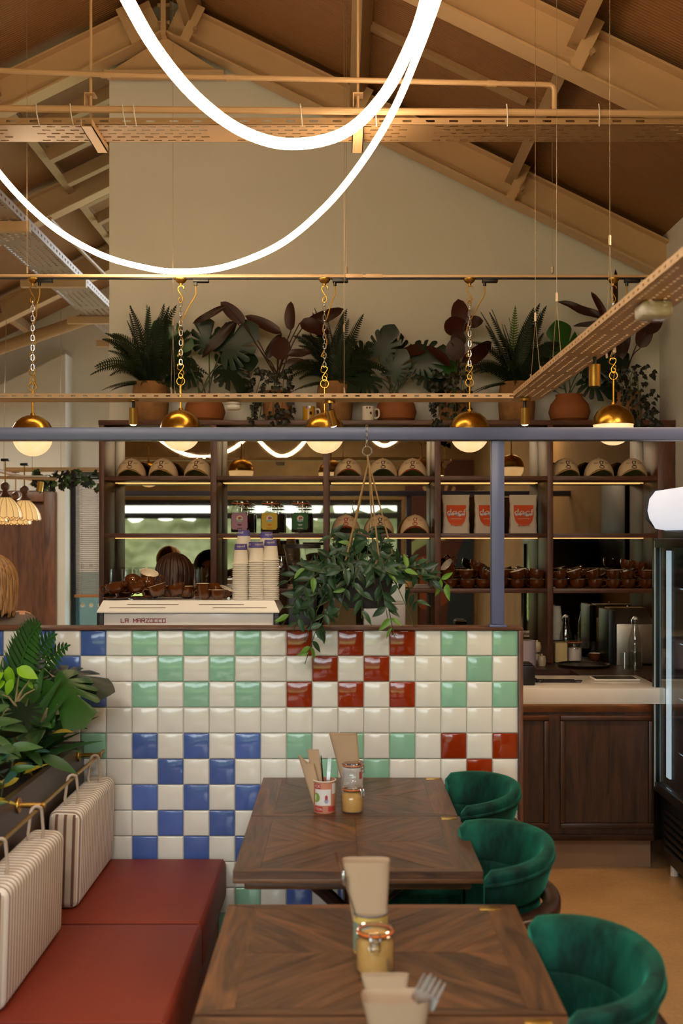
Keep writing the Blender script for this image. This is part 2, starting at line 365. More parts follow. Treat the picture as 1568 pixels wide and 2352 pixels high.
    def closedmesh(s): return s.closed
    def build(s, name, mats, parent=None, smooth=True, ang=35, world=False, loc=None, rot=None):
        if world and parent is not None:
            o = parent; off = Vector((0, 0, 0))
            while o is not None: off += o.location; o = o.parent
            s.v = [q-off for q in s.v]
        me = s.mesh(name, mats, smooth, ang)
        return link(name, me, parent, loc, rot)
def link(name, me, parent=None, loc=None, rot=None):
    o = bpy.data.objects.new(name, me); COL.objects.link(o)
    if parent is not None: o.parent = parent
    if loc is not None: o.location = loc
    if rot is not None: o.rotation_euler = rot
    return o
def tag(o, label=None, cat=None, group=None, kind=None):
    if label: o['label'] = label
    if cat: o['category'] = cat
    if group: o['group'] = group
    if kind: o['kind'] = kind
    return o
def thing(name, label, cat, loc=(0, 0, 0), rotz=0, group=None):
    o = bpy.data.objects.new(name, None); COL.objects.link(o); o.location = loc; o.rotation_euler = (0, 0, rotz); o.empty_display_size = .1
    return tag(o, label, cat, group)
def struct(name, mb, m, parent=None, label=None, **kw):
    o = mb.build(name, m, parent, **kw)
    if parent is None: o['kind'] = 'structure'
    if label: o['label'] = label
    return o
KIDS = {}
def copy_tree(o, parent=None):
    c = o.copy(); COL.objects.link(c); c.parent = parent
    for ch in [q for q in o.children]: copy_tree(ch, c)
    return c
def dup(o, loc, rot=None, label=None, group=None):
    c = copy_tree(o); c.location = loc
    if rot is not None: c.rotation_euler = rot if isinstance(rot, (tuple, list)) else (0, 0, rot)
    if label: c['label'] = label
    if group: c['group'] = group
    return c
def box(name, m, x0, x1, y0, y1, z0, z1, parent=None, bev=0, **kw):
    b = MB(); (b.rbox(x0, x1, y0, y1, z0, z1, bev) if bev else b.box(x0, x1, y0, y1, z0, z1))
    return b.build(name, m, parent, **kw)
FONT = {}
def text_mb(txt, size, ext=.0008, width=None):
    """flat lettering in the XY plane, centred"""
    key = txt
    if key not in FONT:
        cu = bpy.data.curves.new('t', 'FONT'); cu.body = txt; cu.size = 1; cu.align_x = 'CENTER'; cu.align_y = 'CENTER'; cu.resolution_u = 2
        o = bpy.data.objects.new('t', cu); COL.objects.link(o)
        me = bpy.data.meshes.new_from_object(o.evaluated_get(bpy.context.evaluated_depsgraph_get()))
        FONT[key] = ([v.co.copy() for v in me.vertices], [tuple(p.vertices) for p in me.polygons])
        bpy.data.objects.remove(o); bpy.data.curves.remove(cu); bpy.data.meshes.remove(me)
    vs, fs = FONT[key]
    w = max(v.x for v in vs)-min(v.x for v in vs); kx = size if not width else width/w
    b = MB(); b.closed = False
    b.add([Vector((v.x*kx, v.y*size, 0)) for v in vs], fs)
    return b
FRONT = Matrix.Rotation(PI/2, 4, 'X')      # XY lettering -> stands up facing -Y
def bez(p, n=12):
    """smooth curve through the points (Catmull-Rom)"""
    p = [Vector(q) for q in p]; out = []
    for i in range(len(p)-1):
        a = p[i-1] if i else p[0]*2-p[1]; b, c = p[i], p[i+1]; d = p[i+2] if i+2 < len(p) else p[-1]*2-p[-2]
        for k in range(n):
            t = k/n; out.append(.5*((2*b)+(c-a)*t+(2*a-5*b+4*c-d)*t*t+(3*b-a-3*c+d)*t**3))
    return out+[p[-1]]
# ================================================================ THE SETTING
ORD = ['first', 'second', 'third', 'fourth', 'fifth', 'sixth', 'seventh', 'eighth', 'ninth', 'tenth', 'eleventh']
RX, RS = -1.13, .4876                                  # ridge position and roof slope
def zsoff(x): return 4.904-RS*abs(x-RX)                # underside of the rafters
def zdeck(x): return zsoff(x)+.30
XL, XR, YF, YB, YG = -6.0, 2.08, -2.6, 12.0, 7.05      # left wall, right wall, window wall behind the camera, far wall, gable wall
struct('floor', MB().box(XL, XR+.2, YF, YB, -.1, 0), M['concrete'], smooth=False)
def deck(x0, x1):
    return MB().prism([(x0, zdeck(x0)), (x1, zdeck(x1)), (x1, zdeck(x1)+.12), (x0, zdeck(x0)+.12)], -YF+.2, -YB-.2, Matrix.Rotation(PI/2, 4, 'X'))
struct('ceiling', deck(RX, XR+.3), M['deck'], smooth=False, label='ribbed metal roof deck sloping down to the right')
struct('ceiling', deck(XL-.3, RX), M['deck'], smooth=False, label='ribbed metal roof deck sloping down to the left')
def gable(x0, x1, y0, y1, z0=0):
    pts = [(x0, z0), (x1, z0), (x1, zdeck(x1))]+([(RX, zdeck(RX))] if x0 < RX < x1 else [])+[(x0, zdeck(x0))]
    return MB().prism(pts, -y0, -y1, Matrix.Rotation(PI/2, 4, 'X'))
struct('wall_back', gable(-1.52, XR, YG, YG+.25), M['plaster'], smooth=False, label='white gable wall behind the shelf unit and plants')
wr = struct('wall_right', MB().box(XR, XR+.2, 6.4, YB, 0, zdeck(XR)), M['plaster'], smooth=False)
MB().box(XR, XR+.2, YF, 6.399, 0, zdeck(XR)).build('wall_panel', M['plaster_raw'], wr, smooth=False)
struct('wall_left', MB().box(XL-.2, XL, YF, YB, 0, zdeck(XL)), M['plaster'], smooth=False)
# window wall behind the camera (seen in the shelf mirror)
WX0, WX1, WZ0, WZ1 = -4.4, .93, .35, 2.28
wf = struct('wall_front', gable(XL, XR, YF-.25, YF, WZ1), M['plaster_raw'], smooth=False, label='ochre plaster wall above and beside the long window')
MB().box(XL, WX0, YF-.25, YF, 0, WZ1).build('wall_panel', M['plaster_raw'], wf, smooth=False)
MB().box(WX1, XR, YF-.25, YF, 0, WZ1).build('wall_panel', M['plaster_raw'], wf, smooth=False)
MB().box(WX0, WX1, YF-.25, YF, 0, WZ0).build('wall_panel', M['plaster_raw'], wf, smooth=False)
win = struct('window_1', MB().box(WX0, WX1, YF-.17, YF-.1, WZ0, WZ0+.07), M['blackmet'], smooth=False, label='long black framed window behind the camera')
def bar(p, *a): return MB().box(*a).build('window_frame', M['blackmet'], p, smooth=False)
bar(win, WX0, WX1, YF-.17, YF-.08, WZ1-.09, WZ1); bar(win, WX0, WX1, YF-.17, YF-.08, 1.99, 2.08)
for x in (WX0, WX1-.07): bar(win, x, x+.07, YF-.17, YF-.1, WZ0, WZ1)
for x0, x1 in ((WX0+.02, WX1-.05),):
    for z0, z1 in ((WZ0+.07, 1.99), (2.08, WZ1-.09)):
        MB().box(x0+.05, x1-.02, YF-.142, YF-.136, z0, z1).build('pane', M['windowglass'], win, smooth=False)
portal = bpy.data.lights.new('window_portal', 'AREA'); portal.shape = 'RECTANGLE'; portal.size = WX1-WX0; portal.size_y = WZ1-WZ0; portal.cycles.is_portal = True
po = bpy.data.objects.new('window_portal', portal); COL.objects.link(po); po.location = ((WX0+WX1)/2, YF-.2, (WZ0+WZ1)/2); po.rotation_euler = (-PI/2, 0, 0)
po.rotation_euler = (PI/2, 0, 0)
# far wall of the left-hand room, with its door and narrow window
wb = struct('wall_rear', gable(XL, -1.3, YB, YB+.25, 2.44), M['plaster'], smooth=False, label='white far wall beside the brown door')
MB().box(-2.22, -1.3, YB, YB+.25, 0, 2.44).build('wall_panel', M['plaster'], wb, smooth=False)
MB().box(XL, -3.0, YB, YB+.25, 0, 2.44).build('wall_panel', M['plaster'], wb, smooth=False)
MB().prism([(XL, 0), (-4.19, 0), (-4.19, 2.2), (-3.14, 2.2), (-3.14, 0), (-3.0, 0), (-3.0, zdeck(-3.0)-.6), (XL, zdeck(XL)-.6)], -YB+.3, -YB, Matrix.Rotation(PI/2, 4, 'X')).build('wall_pier', M['plaster'], wb, smooth=False)
DY = YB-.3
door = struct('door_1', MB().box(-3.79, -3.22, DY+.02, DY+.07, 0, 2.07), M['doorz'], smooth=False, label='brown wooden door at the far left')
MB().box(-4.14, -3.8, DY+.02, DY+.07, 0, 2.07).build('door_leaf', M['doorz'], door, smooth=False)
for a in ((-3.22, -3.095, 0, 2.19), (-4.26, -4.15, 0, 2.19)):
    MB().rbox(a[0], a[1], DY-.05, DY+.09, a[2], a[3], .006).build('door_frame', M['doorz'], door)
MB().rbox(-4.15, -3.22, DY-.05, DY+.09, 2.08, 2.19, .006).build('door_frame', M['doorz'], door)
for z in (.9, 1.75): MB().tube([(-3.215, DY-.01, z), (-3.215, DY-.01, z+.11)], .008).build('hinge', M['stainless'], door)
w2 = struct('window_2', MB().box(-2.99, -2.94, YB-.08, YB+.1, 0, 2.42), M['blackmet'], smooth=False, label='narrow black framed window with a bamboo blind')
MB().box(-2.94, -2.22, YB-.08, YB+.1, 2.36, 2.42).build('window_frame', M['blackmet'], w2, smooth=False)
MB().box(-2.27, -2.22, YB-.08, YB+.1, 0, 2.36).build('window_frame', M['blackmet'], w2, smooth=False)
MB().box(-2.94, -2.27, YB, YB+.008, 0, 1.30).build('pane', M['filmglass'], w2, smooth=False)
MB().box(-2.94, -2.27, YB, YB+.008, 1.30, 2.36).build('pane', M['windowglass'], w2, smooth=False)
for z in (.94, 1.38):
    for i in range(4):
        MB().lathe([(0, 0), (.026, 0), (.026, .002), (0, .002)], 16, M4=Matrix.Translation((-2.885+i*.097, YB-.004, z)) @ Matrix.Rotation(PI/2, 4, 'X')).build('glazing_dot', M['whitecard'], w2)
tag(struct('floor', MB().box(-60, 60, -70, YF-.26, -.2, -.12), M['grass'], smooth=False, label='lawn outside the long window'))
tag(struct('floor', MB().box(-12, 6, YB+.3, 30, -.2, -.12), M['grass'], smooth=False, label='ground outside the narrow window'))

# ---------------------------------------------------------------- tiled half wall
TY, TP, TR, TTOP = 4.2, .1005, .6895, 1.322            # tile face, pitch, right edge, top edge
NC, NR = 23, 13
TL = TR-NC*TP
wp = struct('wall_partition', MB().box(TL, TR, TY+.008, TY+.11, 0, TTOP), M['grout'], smooth=False, label='half wall clad in a chequer of glazed tiles')
def tile_mesh(m):
    b = MB(); h = (TP-.0022)/2
    def fn(u, v):
        x = (u*2-1); y = (v*2-1); e = max(abs(x), abs(y)); q = 0 if e > .99 else (.006 if e > .9 else .0085)
        return Vector((x*h, -q, y*h))
    pts = [-1, -.965, -.90, 0, .90, .965, 1]; n = len(pts)
    vs = []
    for i in pts:
        for j in pts:
            e = max(abs(i), abs(j)); q = 0 if e == 1 else (.0048 if e == .965 else (.0058 if e == .9 else .0056))
            vs.append((i*h, .0085-q-.0085+.0, j*h) if False else (i*h, -q, j*h))
    b.closed = False
    b.add(vs, [(i*n+j, (i+1)*n+j, (i+1)*n+j+1, i*n+j+1) for i in range(n-1) for j in range(n-1)])
    return b.mesh('tile', m, True, 60)
TM = {k: tile_mesh(M[k]) for k in ('cream', 'green', 'blue', 'red')}
def tile_colour(r, k):
    """k = 0 is the first column of the second colour block, r = 0 the top row"""
    if r in (3, 9) or k in (-1, 5, 11): return 'cream'
    g = (k+6)//6 if k >= -6 else 0                      # block number 0..3
    kk = k-(-6 if g == 0 else (g-1)*6); rr = r if r < 3 else (r-4 if r < 9 else r-10)
    if k < -6: return 'cream'
    if (kk+rr) % 2: return 'cream'
    row = 0 if r < 3 else (1 if r < 9 else 2)
    return [['blue', 'green', 'red', 'green'], ['green', 'blue', 'green', 'red'], ['red', 'green', 'blue', 'green']][row][g]
for r in range(NR):
    for c in range(NC):
        k = 14-c
        o = link('tile', TM[tile_colour(r, k)], wp, (TR-(c+.5)*TP, TY+.0078+R.uniform(-.0003, .0002), TTOP-(r+.5)*TP))
        o.rotation_euler = (R.uniform(-.0025, .0025), 0, R.uniform(-.0025, .0025))
MB().rbox(TL-.02, TR+.018, TY-.008, TY+.12, TTOP, TTOP+.0115, .003).build('wall_cap', M['capwood'], wp)
MB().rbox(TR, TR+.018, TY-.008, TY+.12, 0, TTOP-.0005, .003).build('wall_end_trim', M['capwood_z'], wp)

# ---------------------------------------------------------------- grey-blue steel frame above the half wall
fr = thing('steel_surround', 'grey-blue square steel beam and post standing on the tiled half wall', 'frame', (.61, TY+.03, TTOP+.012))
bz = PZ(996, TY)
MB().rbox(XL, XR, TY-.005, TY+.07, bz-.0245, bz+.0245, .004).build('beam', M['bluesteel'], fr, world=True)
MB().rbox(.587, .637, TY+.01, TY+.06, TTOP+.0215, bz-.0247, .004).build('post', M['bluesteel'], fr, world=True)
MB().rbox(.579, .645, TY+.002, TY+.068, TTOP+.012, TTOP+.021, .001).build('foot_plate', M['bluesteel'], fr, world=True)

# ================================================================ ROOF STEEL
def sweep(b, p0, p1, w, h, up):
    """rectangular bar from p0 to p1; h along 'up' (from the axis upwards), w sideways"""
    p0, p1, up = Vector(p0), Vector(p1), Vector(up); t = (p1-p0).normalized(); up = (up-t*up.dot(t)).normalized(); s = t.cross(up)
    vs = [p+s*a*w/2+up*c for p in (p0, p1) for a, c in ((-1, 0), (1, 0), (1, h), (-1, h))]
    return b.add(vs, [(0, 1, 2, 3), (7, 6, 5, 4), (0, 4, 5, 1), (1, 5, 6, 2), (2, 6, 7, 3), (3, 7, 4, 0)])
nrmR = Vector((RS, 0, 1)).normalized(); nrmL = Vector((-RS, 0, 1)).normalized()
def rafter(y, label, right=True, x_left=XL):
    t = thing('steel_rafter', label, 'beam', (RX, y, zsoff(RX)), group='steel roof rafters')
    sides = [(x_left, nrmL)]+([(XR, nrmR)] if right else [])
    for xe, nm in sides:
        a = Vector((RX, y, zsoff(RX))); e = Vector((xe, y, zsoff(xe)))
        for nmn, w, z0, h in (('bottom_flange', .13, 0, .012), ('web', .012, .012, .19), ('top_flange', .13, .202, .012)):
            o = nm*z0; b = MB(); sweep(b, a+o, e+o, w, h, nm); b.build(nmn, M['steel'], t, smooth=False, world=True)
    MB().box(RX-.016, RX+.016, y-.075, y+.075, zsoff(RX)-.03, zsoff(RX)+.28).build('apex_plate', M['steel'], t, smooth=False, world=True)
    hz = 4.69
    MB().box(RX-.38, RX+(.38 if right else 0), y-.065, y+.065, hz-.045, hz-.033).build('haunch_plate', M['steel'], t, smooth=False, world=True)
    MB().prism([(RX-.37, hz-.03), (RX+(.37 if right else 0), hz-.03), (RX, zsoff(RX)-.012)], -y+.006, -y-.006, Matrix.Rotation(PI/2, 4, 'X')).build('haunch_web', M['steel'], t, smooth=False, world=True)
    for dx in (-.03, .03):
        for dz in (.06, .17): MB().tube([(RX+dx*.5, y-.05, zsoff(RX)+dz), (RX+dx*1.3, y-.05, zsoff(RX)+dz)], .012, 6).build('bolt', M['steel2'], t, world=True)
    return t
rafter(6.9, 'tan steel rafter pair meeting over the white gable wall')
rafter(5.0, 'wide tan steel rafter crossing the upper right corner')
for y in (3.1, 1.2, -.7): rafter(y, 'tan steel rafter overhead out of the upper edge of the view')
rafter(8.8, 'brown steel rafter in the dim left bay, nearer of two', False); rafter(10.7, 'brown steel rafter in the dim left bay, farther of two', False)
def purlin(x, label, y0=YF, y1=6.98, w=.06, h=.10):
    nm = nrmR if x > RX else nrmL
    t = thing('roof_purlin', label, 'beam', (x, y0, zdeck(x)-h), group='roof purlins')
    b = MB(); c = Vector((x, 0, zsoff(x)+.12)); sweep(b, c+Vector((0, y0, 0)), c+Vector((0, y1, 0)), w, h+.05, nm); c = Vector((x, 0, zsoff(x)+.03)); b.build('channel', M['steel2'], t, smooth=False, world=True)
    for yr in (6.9, 5.0, 3.1):
        if y0 < yr <= y1:
            b = MB(); q = c+Vector((0, yr-.1, 0))-nm*.045; tt = Vector((-nm.z, 0, nm.x)) if nm.x < 0 else Vector((nm.z, 0, -nm.x))
            sweep(b, q+tt*(-.02), q+tt*.04, .012, .24, nm); b.xf(Matrix.Translation((0, -.02, 0)))
            b.build('cleat', M['steel'], t, smooth=False, world=True)
            MB().tube([q+nm*.06+Vector((.055, -.03, 0)), q+nm*.06+Vector((.055, -.06, 0))], .014, 6).build('bolt', M['steel2'], t, world=True)
    return t
purlin(1.07, 'sloping tan purlin crossing both rafters at the upper right')
purlin(.08, 'tan purlin running back above the middle of the white wall')
purlin(-.98, 'tan purlin just right of the roof ridge'); purlin(-1.3, 'tan purlin just left of the roof ridge')
purlin(-2.2, 'long tan purlin running back through the dim left bay', y1=YB)
purlin(-3.4, 'long tan purlin low on the left roof slope', y1=YB); 
b = MB(); sweep(b, (.12, 6.04, zdeck(.12)-.035), (1.03, 6.04, zdeck(1.03)-.035), .06, .03, nrmR); tag(b.build('roof_batten', M['steel2'], smooth=False), 'thin tan batten on the right roof slope behind the light tubes', 'beam')
for i, y in enumerate((7.5, 7.97, 8.5, 9.05, 9.55, 10.1, 11.2)):
    b = MB(); sweep(b, (-1.25, y, zsoff(-1.25)+.06), (-2.15, y, zsoff(-2.15)+.06), .075, .09, nrmL)
    tag(b.build('roof_batten', M['steel2'], smooth=False), 'short tan roof rung in the dim left bay, %s from the viewer' % ORD[i], 'beam', 'roof rungs in the left bay')

# ---------------------------------------------------------------- cable trays, conduit, hangers
def perforated(name, label, cat, axis, a0, a1, c0, c1, z, lip, pitch=.03, rows=5, m=None, slot=(.014, .004), group=None, lipholes=True, every=1.0, lipside=(0, 1)):
    """tray with pressed slots: strips of metal around real openings along the run"""
    t = thing(name, label, cat, ((a0+a1)/2, (c0+c1)/2, z) if axis == 'X' else ((c0+c1)/2, (a0+a1)/2, z), group=group)
    m = m or M['galv']; n = max(1, int((a1-a0)/pitch)); b = MB(); rw = (c1-c0)/rows
    def bx(u0, u1, v0, v1, z0, z1):
        if axis == 'X': b.box(u0, u1, v0, v1, z0, z1)
        else: b.box(v0, v1, u0, u1, z0, z1)
    for r in range(rows):
        v0 = c0+r*rw; hw = slot[1]/2; vm = v0+rw/2
        bx(a0, a1, v0, vm-hw, z, z+.0015); bx(a0, a1, vm+hw, v0+rw, z, z+.0015)
        for i in range(n):
            u = a0+i*pitch+(pitch/2 if r % 2 else 0)
            blank = (i % 14) in (12, 13)
            if u+slot[0] < a1: bx(u+slot[0], min(u+pitch, a1), vm-hw, vm+hw, z, z+.0015)
            if blank: bx(u, min(u+slot[0], a1), vm-hw, vm+hw, z, z+.0015)
    base = b.build('tray_base', m, t, smooth=False, world=True); 
    for k in lipside:
        v = c0 if k == 0 else c1-.0015; b = MB(); n2 = int((a1-a0)/(pitch*1.6)); p2 = (a1-a0)/max(n2, 1); h0, h1 = z+lip*.38, z+lip*.68
        bx(a0, a1, v, v+.0015, z, h0); bx(a0, a1, v, v+.0015, h1, z+lip)
        for i in range(n2):
            u = a0+i*p2; bx(u, u+p2*.62, v, v+.0015, h0, h1)
        b.build('tray_lip', m, t, smooth=False, world=True)
    return t
# wide tray across the room under the roof, with its cream conduit
TD = 4.62; tz = PZ(268, TD)
perforated('cable_tray', 'wide perforated cable tray crossing the whole room under the roof', 'cable tray', 'X', -2.2, 1.5, TD, TD+.2, tz-.035, .03, pitch=.062, rows=5, slot=(.036, .012), m=M['steel2'])
t = thing('conduit', 'cream conduit pipe running along the wide cable tray', 'pipe', (-.3, TD-.02, tz))
MB().tube([(-2.3, TD-.02, tz+.033), (1.46, TD-.02, tz+.005)], .015, 10).build('pipe', M['steel'], t, world=True)
for px in (88, 166, 285, 310, 690, 860, 1160, 1370):
    x = PX(px, TD); b = MB(); b.tube([(x, TD-.037, tz+.04), (x+.004, TD-.04, tz), (x+.008, TD-.01, tz-.045)], .0025, 6); b.build('cable_tie', M['sensor'], t, world=True)
t = thing('conduit', 'thin cream conduit above the cable tray, elbowed down at its right end', 'pipe', (0, TD, PZ(180, TD)))
pz = lambda px: PZ(167+(px)*.022, TD)
MB().tube(bez([(-2.3, TD, PZ(150, TD)+.02), (PX(200, TD), TD, PZ(170, TD)), (PX(700, TD), TD, PZ(181.5, TD)), (PX(1240, TD), TD, PZ(194, TD))], 4)+[P(1262, 195, TD), P(1270, 199, TD), P(1273, 208, TD), P(1273, 252, TD)], .0115, 10).build('pipe', M['steel'], t, world=True)
for px in (1118, 232, 520): MB().tube([(PX(px, TD), TD, PZ(167+px*.022+.0, TD)), (PX(px+22, TD), TD, PZ(167.5+px*.022, TD))], .014, 10).build('coupling', M['steel'], t, world=True)
for px in (205, 822):
    t = thing('tray_hanger', 'threaded rod and channel hanging the cable tray, '+('left of the ridge' if px < 400 else 'behind the light tubes'), 'bracket', (PX(px, TD), TD+.05, tz))
    x = PX(px, TD); MB().tube([(x, TD+.03, tz-.02), (x, TD+.03, zdeck(x))], .006, 8).build('rod', M['steel'], t, world=True)
    b = MB(); b.box(x-.025, x+.025, TD-.05, TD+.26, tz-.062, tz-.058); b.box(x-.025, x-.021, TD-.05, TD+.26, tz-.062, tz-.03); b.box(x+.021, x+.025, TD-.05, TD+.26, tz-.062, tz-.03)
    b.build('channel', M['steel'], t, smooth=False, world=True)
    b = MB(); b.box(x-.022, x+.022, TD+.0, TD+.06, tz+.10, tz+.105); b.box(x-.022, x-.018, TD, TD+.06, tz+.04, tz+.1); b.build('bracket', M['steel'], t, smooth=False, world=True)
# tray in the left bay, running away from the camera
perforated('cable_tray', 'perforated cable tray running back through the dim left bay', 'cable tray', 'Y', 6.2, 11.5, -2.4, -2.08, 3.75, .06, pitch=.05, rows=6, slot=(.03, .02), m=M['galv'])
for i, y in enumerate((7.0, 8.55, 10.0, 11.2)):
    tag(box('tray_bracket', M['steel'], -2.55, -2.03, y, y+.05, 3.68, 3.745, smooth=False), 'cream channel bracket under the left bay cable tray, %s from the viewer' % ORD[i], 'bracket', 'tray brackets in the left bay')
t = thing('conduit', 'round brown pipe sloping across the left bay', 'pipe', (-3, 10, 3.6)); MB().tube([(-4.6, 10.2, 3.02), (-2.0, 10.2, 3.9)], .06, 12).build('pipe', M['steel2'], t, world=True)
t = thing('conduit', 'thin dark pipe running back through the left bay', 'pipe', (-2, 9, 3.9)); MB().tube([(-1.95, 7.2, 3.82), (-1.85, 11.9, 3.82)], .014, 8).build('pipe', M['steel2'], t, world=True)
# suspended narrow tray over the counter: across, then towards the camera
SZ = 2.33; SD = 5.0
perforated('cable_tray', 'narrow perforated cable tray hung across in front of the plants', 'cable tray', 'X', -1.95, .80, SD, SD+.14, SZ, .024, pitch=.034, rows=3, slot=(.008, .005), m=M['steel'], lipside=(0, 1))
perforated('cable_tray', 'narrow perforated cable tray coming towards the viewer on the right', 'cable tray', 'Y', .9, SD-.06, .788, .93, SZ, .024, pitch=.03, rows=4, slot=(.013, .008), m=M['steel'], lipside=(0, 1))
b = MB(); b.prism([(.80, SD), (.93, SD-.06), (.93, SD+.05), (.84, SD+.14), (.80, SD+.14)], SZ, SZ+.0015); b.prism([(.788, SD-.06), (.93, SD-.06), (.80, SD)], SZ-.0001, SZ+.0013)
tag(b.build('tray_corner', M['steel'], smooth=False), 'folded corner plate joining the two narrow trays', 'cable tray')
def wire(name, label, pts, r=.0011, ferrule=None, group='suspension wires'):
    t = thing(name, label, 'wire', pts[-1], group=group)
    MB().tube(pts, r, 6).build('strand', M['wire'], t, world=True)
    if ferrule is not None: MB().tube([Vector(ferrule)+Vector((0, 0, .02)), Vector(ferrule)-Vector((0, 0, .012))], .006, 8).build('gripper', M['wire'], t, world=True)
    return t
def ywire(x, y, ztop, zfork, z, spread, axis, label):
    t = thing('suspension_wire', label, 'wire', (x, y, z), group='suspension wires')
    MB().tube([(x, y, ztop), (x, y, zfork)], .0011, 6).build('strand', M['wire'], t, world=True)
    for s in (-1, 1):
        e = (x+s*spread, y, z) if axis == 'X' else (x, y+s*spread, z)
        MB().tube([(x, y, zfork), e], .001, 6).build('fork', M['wire'], t, world=True)
        MB().tube([(e[0], e[1], z+.03), (e[0]+.005, e[1]+.003, z-.01)], .004, 6).build('hook', M['wire'], t, world=True)
    MB().tube([(x, y, zfork+.03), (x, y, zfork-.005)], .005, 8).build('gripper', M['wire'], t, world=True)
ywire(PX(1400, 3.9), 3.9, zdeck(1)-.05, PZ(560, 3.9), SZ+.024, .06, 'Y', 'long forked wire holding the right tray, with a loop clamp')
ywire(PX(1229, 4.5), 4.5, zdeck(.85), PZ(735, 4.5), SZ+.024, .11, 'Y', 'forked wire holding the tray beside the rightmost fern')
ywire(PX(1278, 4.3), 4.3, zdeck(.85), PZ(690, 4.3), SZ+.024, .1, 'Y', 'faint forked wire behind the right tray')
ywire(PX(397, 5.07), 5.07, zdeck(-.8), PZ(745, 5.07), SZ+.024, .06, 'Y', 'forked wire in front of the leftmost fern')
ywire(PX(790, 5.07), 5.07, zdeck(0), PZ(760, 5.07), SZ+.024, .05, 'Y', 'forked wire in front of the middle fern pot')
# ================================================================ LIGHTS THE PLACE HAS, AND ADDED FILL PANELS
def led_tube(name, label, pts, r=.0155):
    b = MB(); b.tube(bez(pts, 9), r, 8); o = b.build(name, M['tube']); tag(o, label, 'lamp', 'looping light tubes'); return o
led_tube('light_tube', 'bright white light tube hanging in the upper, nearer loop', [P(180, -330, 2.6), P(236, -120, 2.66), P(293, 0, 2.74), P(362, 118, 2.85), P(455, 228, 2.98), P(560, 303, 3.1), P(670, 331, 3.2), P(790, 305, 3.25), P(880, 220, 3.2), P(944, 100, 3.1), P(978, 0, 3.0), P(1000, -110, 2.9), P(1015, -300, 2.8)])
led_tube('light_tube', 'white light tube hanging in the lower, wider loop on the left', [P(-240, 20, 5.2), P(-120, 230, 5.25), P(0, 400, 5.3), P(110, 512, 5.3), P(225, 582, 5.3), P(330, 614, 5.3), P(415, 624, 5.25), P(520, 612, 5.15), P(640, 563, 5.0), P(740, 482, 4.85), P(822, 385, 4.65), P(900, 260, 4.4), P(960, 120, 4.1), P(1010, -20, 3.8), P(1040, -140, 3.5), P(1060, -300, 3.2)], r=.0145)
led_tube('light_tube', 'light tube loop overhead behind the camera, left one', [(-2.6, 1.6, 3.6), (-2.4, 1.4, 3.1), (-2.0, 1.0, 2.75), (-1.6, .7, 2.7), (-1.2, .5, 2.95), (-1.0, .4, 3.5)])
led_tube('light_tube', 'light tube loop overhead behind the camera, middle one', [(-1.3, 1.8, 3.7), (-1.15, 1.6, 3.1), (-.75, 1.3, 2.66), (-.4, 1.2, 2.9), (-.25, 1.1, 3.5)])
led_tube('light_tube', 'light tube loop overhead behind the camera, right one', [(.0, 1.9, 3.6), (.15, 1.7, 3.1), (.5, 1.3, 2.78), (.85, 1.0, 3.1), (.95, .9, 3.5)])
# fill light panels added out of view to brighten tables, aisle and left room
def add_fill_panel(x, y, z, w, label, tint=(.94, .98, 1.0)):
    t = thing('fill_panel', label, 'lamp', (x, y, z), group='added fill light panels out of view')
    MB().rbox(-.32, .32, -.32, .32, .0, .05, .006).build('housing', M['sensor'], t)
    MB().box(-.3, .3, -.3, .3, -.006, -.0005).build('diffuser', M['panel'], t, smooth=False)
    MB().tube([(0, 0, .05), (0, 0, zdeck(x)-z)], .008, 6).build('rod', M['steel'], t)
    l = bpy.data.lights.new('fill_panel_light', 'AREA'); l.shape = 'SQUARE'; l.size = .6; l.energy = w; l.color = tint
    lo = bpy.data.objects.new('fill_panel_light', l); COL.objects.link(lo); lo.parent = t; lo.location = (0, 0, -.012)
for x, y, w in ((-1.5, .4, 1.0), (.7, .2, 1.0), (-.4, -1.3, 1.0)): add_fill_panel(x, y, 3.45, FILL_W*w, 'added square fill light panel over the dining tables behind the camera')
add_fill_panel(-3.6, 9.6, 3.1, FILL_W*1.25, 'added square fill light panel out of view in the left-hand room', (1.0, .88, .7)); add_fill_panel(1.72, 3.4, 3.0, FILL_W*.55, 'added square fill light panel out of view over the aisle beside the fridge', (1.0, .74, .46))  # unseen fills added to lift the far left wall and the aisle floor
def spot(px, py, d, aim, w, label, tilt=None, lit=True):
    """brass cylinder spotlight under a tray"""
    top = P(px, py, d); t = thing('spotlight', label, 'lamp', top, group='brass spotlights')
    dr = (Vector(aim)-top).normalized(); q = dr.to_track_quat('-Z', 'Y').to_matrix().to_4x4()
    L = .077; r = .0205
    MB().lathe([(0, .0), (r, .0), (r, -L), (r-.004, -L), (r-.004, -L+.012)], 24, M4=Matrix.Translation((0, 0, -.03)) @ q).build('barrel', M['brass2'], t)
    MB().lathe([(0, -L-.007), (r*.5, -L-.0055), (r-.004, -L-.0005)], 24, M4=Matrix.Translation((0, 0, -.03)) @ q).build('lens', M['spotface'] if lit else M['black'], t)
    MB().tube([(0, 0, 0), (0, 0, -.034)], .007, 8).build('stem', M['black'], t)
    MB().lathe([(0, .012), (.026, .012), (.026, 0), (0, 0)], 20).build('mount', M['brass2'], t)
    if lit and w:
        l = bpy.data.lights.new('spotlight_light', 'SPOT'); l.energy = w; l.color = (1.0, .72, .42); l.spot_size = math.radians(120); l.spot_blend = .7; l.shadow_soft_size = .025
        lo = bpy.data.objects.new('spotlight_light', l); COL.objects.link(lo); lo.parent = t
        lo.matrix_parent_inverse = Matrix.Identity(4); lo.matrix_local = Matrix.Translation(Vector((0, 0, -.03))+dr*(L+.012)) @ q
    return t
